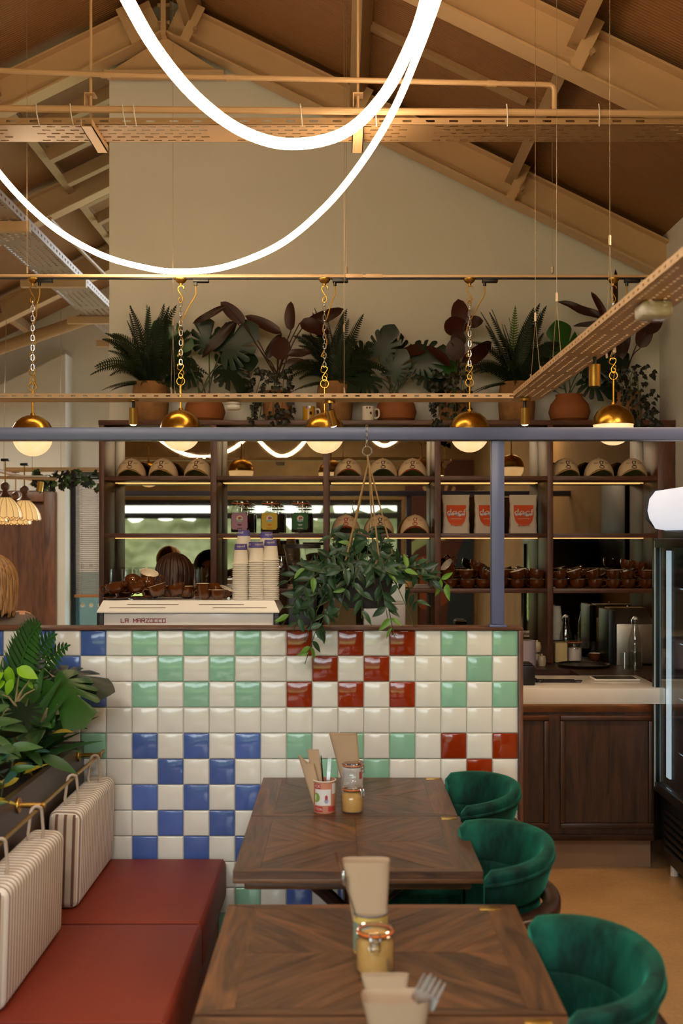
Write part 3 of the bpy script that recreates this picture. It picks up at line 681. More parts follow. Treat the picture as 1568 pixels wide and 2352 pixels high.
spot(306, 922, 5.05, P(306, 1600, 5.3), SPOT_W, 'lit brass spotlight under the tray at the left, above the caps')
spot(757, 927, 5.05, P(800, 1100, 5.15), SPOT_W, 'brass spotlight under the tray, tilted beside the middle globe pendant')
spot(1205, 921, 4.95, P(1206, 1600, 5.2), SPOT_W, 'lit brass spotlight under the tray corner, right of the fourth pendant')
spot(1365, 818, 3.85, P(1365, 1500, 3.9), SPOT_W, 'unlit brass spotlight under the right tray', lit=False)
t = thing('smoke_detector', 'white round detector under the tray, left of the yellow mug', 'detector', P(535, 925, 5.07)); MB().lathe([(0, 0), (.036, 0), (.037, -.026), (.03, -.034), (0, -.036)], 24).build('body', M['sensor'], t); MB().lathe([(.0375, -.008), (.039, -.010), (.0375, -.012)], 24).build('rim', M['galv'], t)
t = thing('emergency_light', 'white rectangular emergency light under the right tray', 'lamp', P(1500, 715, 2.97)); MB().rbox(-.042, .042, -.045, .045, -.02, .022, .012, 3).build('body', M['sensor'], t); MB().rbox(-.03, .03, -.033, .033, -.026, -.019, .003).build('lens', M['glass'], t)
# ---------------------------------------------------------------- track and the five globe pendants
RD = 5.4; rz = PZ(636, RD)
t = thing('lighting_track', 'cream lighting track carrying the five globe pendants', 'track', (0, RD, rz))
MB().rbox(PX(-60, RD), PX(796, RD), RD-.018, RD+.018, rz-.006, rz+.009, .002).build('rail', M['steel'], t, world=True)
MB().rbox(PX(797, RD), PX(1512, RD), RD-.018, RD+.018, rz-.006, rz+.007, .002).build('rail', M['steel'], t, world=True)
MB().box(PX(-60, RD), PX(1510, RD), RD-.012, RD+.012, rz-.011, rz-.0061).build('conductor', M['black'], t, smooth=False, world=True)
for px in (815, 860): MB().rbox(PX(px-20, RD), PX(px+18, RD), RD-.02, RD+.02, rz-.008, rz+.011, .002).build('coupling', M['steel'], t, world=True)
for px in (62, 795, 1268): wire('suspension_wire', 'thin wire holding the lighting track, '+{62: 'at the left', 795: 'in the middle', 1268: 'at the right'}[px], [(PX(px, RD), RD, zdeck(PX(px, RD))), (PX(px, RD), RD, rz+.01)], ferrule=(PX(px, RD), RD, rz+.03))
def link_mesh():
    b = MB(); w, h = .0075, .0145; pts = []
    for i in range(16):
        a = 2*PI*i/16; pts.append((math.cos(a)*w, 0, math.sin(a)*w+(h-w if math.sin(a) > 0 else -(h-w))))
    b.tube(pts, .0021, 6, closed=True); return b.mesh('chain_link', mat('aged_brass_chain', '#a8792a', .38, metal=1))
LINK = link_mesh()
def s_hook(b, top, h, w):
    pts = [(w*.9, 0, top-h*.16), (w*.9, 0, top-h*.05), (0, 0, top), (-w*.8, 0, top-h*.1), (-w*.7, 0, top-h*.28), (0, 0, top-h*.5), (w*.6, 0, top-h*.7), (w*.55, 0, top-h*.88), (0, 0, top-h), (-w*.6, 0, top-h*.9), (-w*.5, 0, top-h*.74), (0, 0, top-h*.66)]
    b.tube(bez(pts, 6), .0028, 6)
def pendant(px, cyp, side, label):
    x = PX(px, RD); c = PZ(cyp, RD); H = rz-c
    t = thing('globe_pendant', label, 'lamp', (x, RD, c-.1), group='globe pendants over the counter')
    Z = .1                                                        # globe centre above the base
    MB().sphere((0, 0, Z), .0985, 32, 20).build('globe', M['globe'], t)
    MB().lathe([(.012, .107), (.03, .104), (.055, .0935), (.08, .073), (.096, .046), (.1035, .014), (.1035, .004), (.1015, .004), (.1015, .014), (.094, .046)], 36, c=(0, 0, Z)).build('dome', M['brass'], t)
    MB().tube([(0, 0, Z+.1), (0, 0, Z+.235)], .006, 10).build('stem', M['brass'], t)
    MB().lathe([(0, .117), (.011, .117), (.013, .105), (.02, .1), (0, .1)], 16, c=(0, 0, Z)).build('collar', M['brass'], t)
    b = MB(); b.tube([(math.cos(a)*.02, 0, Z+.252+math.sin(a)*.02) for a in [2*PI*i/20 for i in range(20)]], .0026, 6, closed=True); b.build('ring', M['brass'], t)
    top = Z+H
    MB().lathe([(0, -.009), (.03, -.009), (.03, -.014), (.022, -.026), (.008, -.034), (.006, -.045), (0, -.047)], 20, c=(0, 0, top)).build('canopy', M['brass2'], t)
    b = MB(); s_hook(b, top-.045, .085, .016); b.build('hook', M['brass'], t)
    lo = Z+.27+.07
    b = MB(); s_hook(b, lo, .075, -.016); b.build('hook', M['brass'], t)
    z0, z1 = lo-.005, top-.122; n = round((z1-z0)/.0245); step = (z1-z0)/n
    for i in range(n): 
        o = link('chain_link', LINK, t, (0, 0, z0+(i+.5)*step), (0, 0, PI/2*(i % 2)+.15)); o.scale = (1, 1, step/.0245)
    ad = MB(); sx = .075*side; ad.rbox(min(sx-.012, sx+.066), max(sx-.012, sx+.066), -.016, .016, top-.028, top-.0115, .003); ad.tube([(sx, 0, top-.028), (sx, 0, top-.045)], .008, 8); ad.build('track_adaptor', M['black'], t)
    k = side; b = MB()
    b.tube(bez([(sx, 0, top-.044), (sx*.98, .003, top-.09), (sx*.6, .004, top-.14), (.014, .009, top-.2), (-.012*k, .011, top-.26), (.012, .008, top-.33), (-.016, -.006, top-.40), (.010, .010, lo+.06), (-.018, .008, lo-.02), (.013, .004, Z+.3), (.003, .006, Z+.24)], 7), .0028, 6); b.build('cord', M['cord'], t)
    return t
for px, cyp, side, lab in ((75, 1003, .45, 'globe pendant with brass dome, leftmost, against the far wall'), (415, 991, 1, 'globe pendant with brass dome, in front of the left terracotta pot'), (745, 997, .7, 'globe pendant with brass dome, in front of the middle fern'), (1078, 994, 1, 'globe pendant with brass dome, left of the steel post'), (1408, 978, .9, 'globe pendant with brass dome, rightmost, hung highest')):
    pendant(px, cyp, side, lab)
# ================================================================ BACK SHELF UNIT
SF, SB = 6.7, 7.03
u = thing('shelf_unit', 'tall dark walnut shelf unit with mirrored back and lit shelves', 'shelf', (.3, SF, .9))
UP = [(227, 239), (483, 497), (742, 755), (998, 1012), (1257, 1270), (1510, 1549)]
ZT = PZ(965, SF); ZS = [PZ(1093, SF), PZ(1225, SF), PZ(1352, SF)]; TH = .028
for a, b_ in UP:
    MB().rbox(PX(a, SF), PX(b_, SF), SF, SB, .905, ZT-.031, .0015).build('upright', M['shelfz'], u, world=True)
MB().rbox(PX(226, SF), XR-.005, SF-.006, SB, ZT-.03, ZT, .002).build('top_board', M['shelfx'], u, world=True)
BAY = []
for i in range(5):
    x0, x1 = PX(UP[i][1], SF)+.001, PX(UP[i+1][0], SF)-.001; BAY.append((x0, x1))
    for k, z in enumerate(ZS):
        s = MB().rbox(x0, x1, SF+.004, SB-.012, z-TH, z, .0015).build('shelf_board', M['shelfx'], u, world=True)
        if k < 2 or i > 2: MB().box(x0+.01, x1-.01, SB-.05, SB-.04, z-TH-.0045, z-TH-.0005).build('led_strip', M['strip'], s, smooth=False, world=True)
    MB().box(x0, x1, SB-.006, SB, .905, ZT-.031).build('mirror_panel', M['mirror'], u, smooth=False, world=True)
# back counter under the shelves
t = thing('back_counter', 'dark walnut back counter under the shelf unit', 'counter', (.2, 6.6, 0))
MB().prism([(-1.54, 6.42), (1.36, 6.42), (1.36, 5.96), (XR-.01, 5.96), (XR-.01, SB+.01), (-1.54, SB+.01)], .86, .90).build('top', M['darkx'], t, smooth=False, world=True)
MB().box(-1.5, 1.40, 6.48, 7.0, 0, .858).build('cabinet', M['black'], t, smooth=False, world=True)
MB().box(1.40, XR-.02, 6.0, 7.0, 0, .858).build('cabinet', M['darkz'], t, smooth=False, world=True)

# ================================================================ SERVICE COUNTER
t = thing('service_counter', 'dark oak panelled counter front with a lit strip below the worktop', 'counter', (.2, 5.5, 0))
CF = 5.46; XE = 1.58
MB().box(-2.0, XE, CF, 5.82, .15, .852).build('carcass', M['darkz'], t, smooth=False, world=True)
MB().box(-2.0, XE, CF+.05, 5.8, 0, .149).build('plinth', mat('tan_plinth', '#8a6c50', .5, var=.05), t, smooth=False, world=True)
pz0, pz1 = PZ(1902, CF), PZ(1642, CF)
def panel(x0, x1):
    p = MB().box(x0+.03, x1-.03, CF-.004, CF-.0005, pz0+.03, pz1-.03).build('panel', M['darkz'], t, smooth=False, world=True)
    for a in ((x0, x1, pz1-.028, pz1), (x0, x1, pz0, pz0+.028)):
        b = MB(); b.rbox(a[0], a[1], CF-.018, CF-.0005, a[2], a[3], .006, 2); b.build('moulding', M['darkx'], p, world=True)
    for a in ((x0, x0+.028), (x1-.028, x1)):
        b = MB(); b.rbox(a[0], a[1], CF-.018, CF-.0005, pz0+.0285, pz1-.0285, .006, 2); b.build('moulding', M['darkz'], p, world=True)
panel(PX(1285, CF), PX(1500, CF)); panel(PX(1285, CF)-.56, PX(1260, CF)); panel(-.35, PX(1285, CF)-.60); panel(-1.15, -.39)
MB().rbox(-2.0, XE, CF-.012, CF-.0005, .8, .852, .002).build('top_rail', M['darkx'], t, world=True)
MB().rbox(-2.0, XE, CF-.012, CF-.0005, .15, pz0-.03, .002).build('bottom_rail', M['darkx'], t, world=True)
MB().box(-1.9, XE-.02, 5.40, 5.41, .8515, .8565).build('led_strip', M['counterstrip'], t, smooth=False, world=True)
t = thing('counter_worktop', 'thick cream stone worktop of the service counter', 'counter', (.2, 5.6, .855)); wt = .935
MB().rbox(-2.02, XE+.03, 5.35, 5.86, .857, wt, .004).build('slab', M['quartz'], t, world=True)

# ---------------------------------------------------------------- espresso machine
t = thing('espresso_machine', 'white espresso machine with red lettering on the counter', 'coffee machine', (-.77, 5.6, wt))
xa, xb = PX(238, 5.44), PX(628, 5.44); zl, zt_ = PZ(1405, 5.42), PZ(1379, 5.5)
MB().rbox(xa, xb, 5.44, 5.82, wt+.03, zl-.004, .004).build('back_panel', M['whiteenamel'], t, world=True)
for a in ((PX(222, 5.43), xa-.001), (xb+.001, PX(641, 5.43))): MB().rbox(a[0], a[1], 5.43, 5.83, wt+.01, zl-.006, .004).build('side_panel', M['blackmet'], t, world=True)
lid = MB(); X0, X1, x0, x1 = PX(222, 5.42), PX(641, 5.42), PX(237, 5.5), PX(630, 5.5)
lid.add([(X0, 5.42, zl), (X1, 5.42, zl), (x1, 5.5, zt_), (x0, 5.5, zt_), (X0, 5.84, zl), (X1, 5.84, zl), (x1, 5.80, zt_), (x0, 5.80, zt_), (X0, 5.42, zl-.006), (X1, 5.42, zl-.006), (X1, 5.84, zl-.006), (X0, 5.84, zl-.006)],
        [(0, 1, 2, 3), (3, 2, 6, 7), (1, 5, 6, 2), (4, 0, 3, 7), (5, 4, 7, 6), (8, 9, 1, 0), (9, 10, 5, 1), (10, 11, 4, 5), (11, 8, 0, 4), (8, 11, 10, 9)])
lo = lid.build('lid', M['whiteenamel'], t, smooth=False, world=True)
nl = Vector((0, -(zt_-zl), .08)).normalized()
for a, b_, f in ((292, 410, .62), (456, 560, .62), (251, 380, .34), (488, 612, .34)):
    y = 5.42+.08*f; z = zl+(zt_-zl)*f; b = MB(); sweep(b, Vector((PX(a, y), y, z)), Vector((PX(b_, y), y, z)), .0035, .0006, nl); b.build('vent_slot', M['hole'], lo, smooth=False, world=True)
def strokes(b, polys, ox, oz, sx, sz, w, y):
    for p in polys:
        for i in range(len(p)-1):
            a = Vector((ox+p[i][0]*sx, y, oz+p[i][1]*sz)); c = Vector((ox+p[i+1][0]*sx, y, oz+p[i+1][1]*sz)); d = (c-a).normalized()*w*.5
            sweep(b, a-d, c+d, w, .0012, (0, -1, 0))
LET = {'L': [[(0, 1), (0, 0), (1, 0)]], 'A': [[(0, 0), (0, 1), (1, 1), (1, 0)], [(0, .45), (1, .45)]], 'M': [[(0, 0), (0, 1), (.5, .4), (1, 1), (1, 0)]],
       'R': [[(0, 0), (0, 1), (1, 1), (1, .5), (0, .5)], [(.5, .5), (1, 0)]], 'Z': [[(0, 1), (1, 1), (0, 0), (1, 0)]], 'O': [[(0, 0), (0, 1), (1, 1), (1, 0), (0, 0)]], 'C': [[(1, 1), (0, 1), (0, 0), (1, 0)]]}
b = MB(); xs = PX(277, 5.43); lw = (PX(381, 5.43)-xs)/11.6
for i, ch in enumerate('LA MARZOCCO'):
    if ch != ' ': strokes(b, LET[ch], xs+i*lw*1.06, PZ(1430, 5.43), lw*.78, .018, .0032, 5.4395)
b.build('lettering', M['redprint'], t, smooth=False, world=True)
for x in (xa+.05, xb-.05):
    for y in (5.5, 5.76): MB().tube([(x, y, wt), (x, y, wt+.031)], .02, 10).build('foot', M['black'], t, world=True)

# ---------------------------------------------------------------- stoneware cups
def cup_meshes(r=.05, h=.056):
    o = [(0, 0), (r*.5, 0), (r*.55, .003), (r*.82, h*.26), (r*.96, h*.6), (r, h)]
    b = MB(); b.cur = 0; b.lathe(o, 22); b.cur = 1; b.lathe([(r, h), (r-.004, h-.001), (r*.88, h*.62), (r*.7, h*.3), (r*.4, .008), (0, .006)], 22)
    me = b.mesh('cup', [M['cupglaze'], M['cupin']])
    hb = MB(); hb.tube(bez([(r*.93, 0, h*.82), (r*1.25, 0, h*.92), (r*1.55, 0, h*.7), (r*1.42, 0, h*.32), (r*.86, 0, h*.22)], 5), .0042, 6)
    return me, hb.mesh('handle', M['cupglaze'])
CUP, HAN = cup_meshes(); CUPS, HANS = cup_meshes(.038, .05)
def cup(loc, rot=(0, 0, 0), label='', group='', small=False, cat='cup'):
    o = link('coffee_cup', CUPS if small else CUP, None, loc, rot); tag(o, label, cat, group)
    link('handle', HANS if small else HAN, o); return o
def saucer(loc, label, group):
    b = MB(); b.lathe([(0, 0), (.04, 0), (.068, .010), (.07, .012), (.066, .0125), (.04, .005), (0, .004)], 24); o = b.build('saucer', M['cupglaze'], None, loc=loc); return tag(o, label, 'saucer', group)
G = 'brown cups on the espresso machine'; L1 = 'brown cup on the espresso machine'
zc = zt_+.001
saucer((PX(268, 5.56), 5.56, zc), 'brown saucer under the leftmost cup on the espresso machine', G); saucer((PX(322, 5.6), 5.6, zc), 'brown saucer under the second cup on the espresso machine', G)
for px, dd, dz, rx, ry, rzz in ((268, 5.56, .014, 0, .22, PI), (318, 5.58, .016, 0, .25, PI-.2), (366, 5.55, .004, 0, .3, PI+.1), (408, 5.60, .004, .05, .28, PI-.1), (470, 5.58, 0, 0, 0, 2.8), (500, 5.56, 0, 0, 0, .3), (284, 5.68, .0, 0, 0, 1), (350, 5.70, 0, 0, 0, 2), (430, 5.70, 0, 0, 0, .4)):
    cup((PX(px, dd), dd, zc+dz+(.018 if ry else 0)), (rx, ry, rzz), L1+(', at the back' if dd > 5.65 else ', front row, %s from the left' % ORD[[268, 318, 366, 408, 470, 500].index(px)]), G, small=px > 460)
for px, py, dd, rx, ry, rzz in ((276, 1352, 5.62, -.1, -.1, .3), (340, 1347, 5.64, .3, .5, 2.8), (385, 1362, 5.63, 0, 0, .1), (424, 1362, 5.64, 0, 0, -.1), (338, 1328, 5.7, .4, .2, .2), (303, 1340, 5.75, -.9, .6, .5), (492, 1355, 5.66, -1.0, .3, .2), (466, 1353, 5.62, 0, 0, -.3), (512, 1362, 5.68, .2, .4, .1)):
    cup((PX(px, dd), dd, PZ(py, dd)-.02), (rx, ry, rzz), L1+', upper layer, %s from the left' % ORD[[276, 303, 338, 340, 385, 424, 466, 492, 512].index(px)], G, small=px > 455)
rr = random.Random(5)
for bay, n in ((3, 6), (4, 6)):
    x0, x1 = BAY[bay]; G2 = 'brown cups on the '+('fourth' if bay == 3 else 'fifth')+' bay shelf'; lab = 'brown cup on the '+('shelf behind the steel post' if bay == 3 else 'shelf left of the fridge')
    for row in range(2):
        for i in range(n):
            x = x0+.06+(x1-x0-.12)*i/(n-1)+rr.uniform(-.008, .008); y = SF+.065+rr.uniform(-.01, .01)
            if row == 0: cup((x, y, ZS[2]+.0005), (0, 0, rr.choice((0, PI, -.4, 2.6))+rr.uniform(-.2, .2)), lab+', lower front row, %s from the left' % ORD[i], G2)
            else: cup((x, y, ZS[2]+.058), (rr.uniform(-.05, .05), rr.choice((0, 0, .28, -.3)), rr.choice((.1, PI))+rr.uniform(-.3, .3)), lab+', upper front row, %s from the left' % ORD[i], G2)
    for i in range(n-1):
        x = x0+.1+(x1-x0-.2)*i/(n-2); cup((x, SF+.19, ZS[2]+.0005), (0, 0, rr.uniform(0, 6)), lab+', hidden in the rear rows', G2); cup((x+.01, SF+.19, ZS[2]+.058), (0, 0, rr.uniform(0, 6)), lab+', hidden in the rear rows', G2)
    for px, py, ry in (((1038, 1303, -.9), (1090, 1302, .4)) if bay == 3 else ((1460, 1302, .25), (1437, 1300, .3))):
        cup((PX(px, SF+.1), SF+.1, PZ(py, SF+.1)-.02), (.1, ry, .3), lab+', topmost, '+('left' if px in (1038, 1437) else 'right')+' of two', G2)

# ---------------------------------------------------------------- paper cups, upside down in nested stacks
def pcup_mesh(band):
    b = MB(); h, r0, r1 = .105, .030, .0425
    b.lathe([(r1-.003, 0), (r1+.0032, .0012), (r1+.0032, .0042), (r1-.0012, .006), (r0, h), (r0-.003, h), (r0-.003, h-.004), (0, h-.004)], 20)
    me = b.mesh('paper_cup', M['whitecard'])
    if not band: return me, None, None
    k = lambda z: r1+(r0-r1)*z/h+.0005
    c = MB(); c.closed = False; c.lathe([(k(.073), .073), (k(h-.001), h-.001)], 20); bm_ = c.mesh('printed_band', M['purple'])
    tx = text_mb('gondes', .017, width=.045); tx.xf(Matrix.Rotation(PI, 4, 'Z'))
    tx.v = [Vector((math.sin(v.x/.033)*(k(.089+v.y)+.0005), -math.cos(v.x/.033)*(k(.089+v.y)+.0005), .089+v.y)) for v in tx.v]
    return me, bm_, tx.mesh('lettering', M['whitecard'], False)
PC, PB, PT = pcup_mesh(True)
for px, dd, ytop, nm, turn in ((553, 5.56, 1247, 'front left', .1), (590, 5.55, 1244, 'front middle', .45), (621, 5.55, 1239, 'front right', .05), (560, 5.66, 1215, 'back left', -.7), (612, 5.66, 1219, 'back right', .5), (585, 5.64, 1241, 'back middle', -.5)):
    H = PZ(ytop, dd)-zc-.105; st = .0102; n = int(H/st); x = PX(px, dd); G3 = 'paper cups in the %s stack' % nm
    for i in range(n+1):
        o = link('paper_cup', PC, None, (x+R.uniform(-.0006, .0006), dd, zc+i*st), (0, 0, R.uniform(0, 6) if i < n else turn))
        if i < n: tag(o, 'white paper cup nested upside down in the %s stack on the espresso machine' % nm, 'paper cup', G3)
        else: tag(o, 'topmost paper cup with purple printed band, %s stack' % nm, 'paper cup', G3); link('printed_band', PB, o); link('lettering', PT, o)

# ---------------------------------------------------------------- caps
def cap_profile(x, z):                                 # crown surface: y on the front side for a given x,z
    q = max(0, 1-(x/.094)**2-(z/.118)**2); return -.098*math.sqrt(q)
def cap_meshes():
    b = MB(); b.closed = False
    def fn(u, v):
        a = 2*PI*u; e = v*PI/2; c = math.cos(e); z0 = max(0, -math.sin(a))*.04*max(0, 1-(math.cos(a)/.85)**2)
        z = z0+(.118-z0)*math.sin(e); k = math.sqrt(max(0, 1-(z/.118)**2)) if v < 1 else 0
        return Vector((math.cos(a)*.094*k, math.sin(a)*.098*k, z))
    b.grid(fn, 32, 9, True); crown = b.mesh('crown', M['cap'], ang=60)
    brims = {}
    for nm, m in (('red', mat('rust_cap_brim', '#8f2f17', .9)), ('green', mat('dark_green_cap_brim', '#26302a', .9)), ('tan', mat('tan_cap_brim', '#b08c5a', .9)), ('brown', mat('brown_cap_brim', '#5d3a22', .9))):
        b = MB()
        def fb(u, v):
            x = (u*2-1)*.082; w = math.sqrt(max(0, 1-(x/.084)**2)); arch = .048*(1-(x/.083)**2)
            y = -.07*w-.065*w*v; return Vector((x, y, arch-.012*v*w))
        b.grid(fb, 15, 5); n = len(b.v); top = [q+Vector((0, 0, .0035)) for q in b.v]
        b.add(top, [(i*5+j, i*5+j+1, (i+1)*5+j+1, (i+1)*5+j) for i in range(14) for j in range(4)]); 
        b.add([fb(i/14, 1)+Vector((0, 0, k*.0035)) for i in range(15) for k in (0, 1)], [(2*i, 2*i+1, 2*i+3, 2*i+2) for i in range(14)])
        b.closed = False; brims[nm] = b.mesh('brim', m, ang=60)
    logos = {}
    for nm, m in (('red', M['inkred']), ('dark', M['ink']), ('brown', M['inkbrown'])):
        b = MB(); b.closed = False
        def ring(cx, cz, rx, rzr, t, a0=0, a1=2*PI, thin=.55):
            n = 18; vs = []
            for i in range(n+1):
                a = a0+(a1-a0)*i/n; k = t*(thin+(1-thin)*abs(math.cos(a)))
                vs += [(cx+math.cos(a)*(rx-k), 0, cz+math.sin(a)*(rzr-k)), (cx+math.cos(a)*rx, 0, cz+math.sin(a)*rzr)]
            b.add(vs, [(2*i, 2*i+1, 2*i+3, 2*i+2) for i in range(n)])
        cz = .086
        ring(0, cz+.006, .0085, .0085, .0038); ring(.0, cz-.0135, .0115, .0065, .003, thin=.8)
        b.add([(-.006, 0, cz-.0015), (-.003, 0, cz-.0015), (-.0015, 0, cz-.0075), (-.0055, 0, cz-.007)], [(0, 1, 2, 3)]); b.add([(-.0055, 0, cz-.0045), (-.0055, 0, cz-.0078), (.0075, 0, cz-.0082), (.0075, 0, cz-.0055)], [(0, 1, 2, 3)])
        b.add([(.006, 0, cz+.011), (.008, 0, cz+.009), (.0125, 0, cz+.0125), (.0115, 0, cz+.0155)], [(0, 1, 2, 3)])
        for s, x in (('EST', -.0225), ('2023', .0235)):
            q = text_mb(s, .0085, width=.0155); q.xf(Matrix.Translation((x, 0, cz+.003)) @ FRONT); b.add(q.v, q.f)
        b.v = [Vector((v.x*1.45, 0, cz-.008+(v.z-cz)*1.45)) for v in b.v]; b.v = [Vector((v.x, cap_profile(v.x, v.z)-.0016, v.z)) for v in b.v]
        logos[nm] = b.mesh('embroidered_logo', m, False)
    return crown, brims, logos
CR, BR, LG = cap_meshes()
def hat(px, shelf, brim, logo, rot, label, sc=1.0, d=SF+.135):
    o = link('baseball_cap', CR, None, (PX(px, d-.05), d, ZS[shelf]+.001), (0, 0, rot)); o.scale = (sc, sc, sc)
    tag(o, label, 'cap', 'cream caps on the shelves'); link('brim', BR[brim], o); link('embroidered_logo', LG[logo], o)
    bt = MB(); bt.sphere((0, 0, .118), .006, 8, 5, (1, 1, .6)); bt.build('button', M['cap'], o)
for a in ((298, 0, 'tan', 'brown', .05, 'cream cap with brown g logo, leftmost on the top left shelf'), (372, 0, 'tan', 'brown', -.05, 'cream cap with faded g logo, second on the top left shelf'), (454, 0, 'tan', 'brown', -.12, 'cream cap with dark g logo beside the first upright'),
          (800, 0, 'red', 'brown', 0, 'cream cap with rust brim, first on the top shelf of the third bay'), (879, 0, 'green', 'dark', 0, 'cream cap with dark green brim on the top shelf of the third bay'), (948, 0, 'red', 'brown', -.06, 'cream cap with rust brim, last on the top shelf of the third bay'),
          (794, 1, 'red', 'red', 0, 'cream cap with red logo and rust brim, behind the left plant ropes'), (871, 1, 'green', 'dark', .05, 'cream cap with dark brim on the middle shelf, behind the plant ropes'), (954, 1, 'red', 'red', -.06, 'cream cap with red logo right of the plant ropes, middle shelf'),
          (1300, 0, 'tan', 'dark', .08, 'cream cap, left of three on the far right top shelf'), (1379, 0, 'tan', 'dark', 0, 'cream cap, middle of three on the far right top shelf'), (1456, 0, 'tan', 'dark', -.1, 'cream cap, right of three on the far right top shelf')):
    hat(*a)

# ---------------------------------------------------------------- clip-top jars
def clip_jar(loc, r, h, fill, fillm, label, group=None, rot=0, seal=None, lid=True, sq=False, cat='jar', clip=True):
    t = thing('clip_top_jar', label, cat, loc, rot, group); seg = 8 if sq else 26; k = 1/math.cos(PI/8) if sq else 1
    rot8 = Matrix.Rotation(PI/8, 4, 'Z') if sq else None
    nk = h*.80
    MB().lathe([(0, .002), (r*.9*k, .001), (r*k, r*.12), (r*k, nk*.86), (r*.82*k, nk), (r*.82*k, h*.9)], seg, M4=rot8).build('jar_body', M['glass'], t, ang=50)
    if fill: MB().lathe([(0, .006), (r*.86*k, .006), (r*.95*k, r*.14), (r*.95*k, min(fill, .68)*h), (r*.79*k, fill*h), (0, fill*h+.002)], seg, M4=rot8).build('contents', fillm, t)
    if lid:
        MB().lathe([(0, h), (r*.72, h), (r*.86, h-.006), (r*.88, h*.925), (r*.7, h*.92)], 26).build('lid', M['glass'], t)
        if seal: MB().lathe([(r*.84, h*.9), (r*.97, h*.9), (r*.97, h*.922), (r*.84, h*.922)], 26).build('seal', M['rubber'], t)
        b = MB(); b.tube([(math.cos(a)*r*.93, math.sin(a)*r*.93, h*.865) for a in [2*PI*i/24 for i in range(24)]], .0017, 5, closed=True); b.tube([(math.cos(a)*r*.9, math.sin(a)*r*.9, h*.965) for a in [2*PI*i/24 for i in range(24)]], .0014, 5, closed=True)
        b.build('wire_band', M['chrome'], t)
        if clip:
            w = r*.24; b = MB(); b.tube([(-w, -r*.97, h*.96), (-w, -r*1.08, h*.86), (-w, -r*1.1, h*.62), (w, -r*1.1, h*.62), (w, -r*1.08, h*.86), (w, -r*.97, h*.96)], .0019, 6)
            b.tube([(-w, -r*1.02, h*.78), (w, -r*1.02, h*.78)], .0019, 6); b.build('clip', M['chrome'], t)
    return t
def jar_label(t, col, r, z0, z1, w, ink):
    b = MB(); b.closed = False; y = -r-.0015; q = []
    for x, z in ((-w, z0+.012), (-w+.008, z0), (w-.008, z0), (w, z0+.012), (w, (z0+z1)*.46), (w-.004, (z0+z1)*.48), (w, (z0+z1)*.5), (w, z1-.014), (w-.012, z1), (-w+.012, z1), (-w, z1-.014), (-w, (z0+z1)*.5), (-w+.004, (z0+z1)*.48), (-w, (z0+z1)*.46)): q.append((x, z))
    b.prism(q, .0, .0012, Matrix.Translation((0, y, 0)) @ FRONT); b.closed = True; lb = b.build('label', col, t, smooth=False)
    zc_ = z0+(z1-z0)*.66
    for nm, c, x, z, rx, rzr in (('print', '#d9c8be', 0, zc_, .021, .019), ('print', '#8fb7bd', 0, zc_-.014, .02, .0075), ('print', '#c9423a', -.002, zc_+.002, .006, .008), ('print', '#d99a2b', .003, zc_+.006, .006, .006), ('print', '#6b4a8f', .010, zc_+.002, .005, .005)):
        b = MB(); b.closed = False; n = 14; b.add([(x+math.cos(2*PI*i/n)*rx, y-.0014-.0002*(nm == 'print')-.0001*rx/.02, z+math.sin(2*PI*i/n)*rzr) for i in range(n)], [tuple(range(n))]); b.v = [v-Vector((0, .0004*(1-rx/.022), 0)) for v in b.v]; b.build(nm, mat('label_print_'+c[1:], c, .7), lb, smooth=False)
    for k, (wd, zz) in enumerate(((.03, .29), (.02, .24), (.036, .07))):
        b = MB(); b.box(-wd/2, wd/2, y-.0016, y-.0013, z0+(z1-z0)*zz, z0+(z1-z0)*zz+.0035); b.build('print', ink, lb, smooth=False)
JD = SF+.09
for px, col, lab, ink in ((552, mat('mauve_label', '#a9809a', .7), 'coffee jar with mauve label on the second bay shelf', M['ink']), (620, mat('yellow_label', '#c9ae3e', .7), 'coffee jar with yellow label on the second bay shelf', M['orange']), (690, mat('green_label', '#2e6236', .7), 'coffee jar with green label on the second bay shelf', M['whitecard'])):
    t = clip_jar((PX(px, JD), JD, ZS[1]+.001), .058, .205, .55, M['coffee'], lab, 'labelled coffee jars', seal=True, sq=True)
    jar_label(t, col, .058, .022, .128, .050, ink)
for px in (566, 636, 700): clip_jar((PX(px, SF+.235), SF+.235, ZS[1]+.001), .05, .18, .7, M['coffee'], 'plain dark jar standing behind the labelled coffee jars', 'plain jars behind the coffee jars', sq=True)
clip_jar((PX(643, SF+.1), SF+.1, ZS[2]+.001), .05, .21, .7, M['coffee'], 'dark coffee jar behind the paper cup stacks', sq=True)
clip_jar((PX(930, SF+.1), SF+.1, ZS[2]+.001), .052, .2, .3, M['sugar'], 'clip-top jar on the shelf right of the hanging plant')

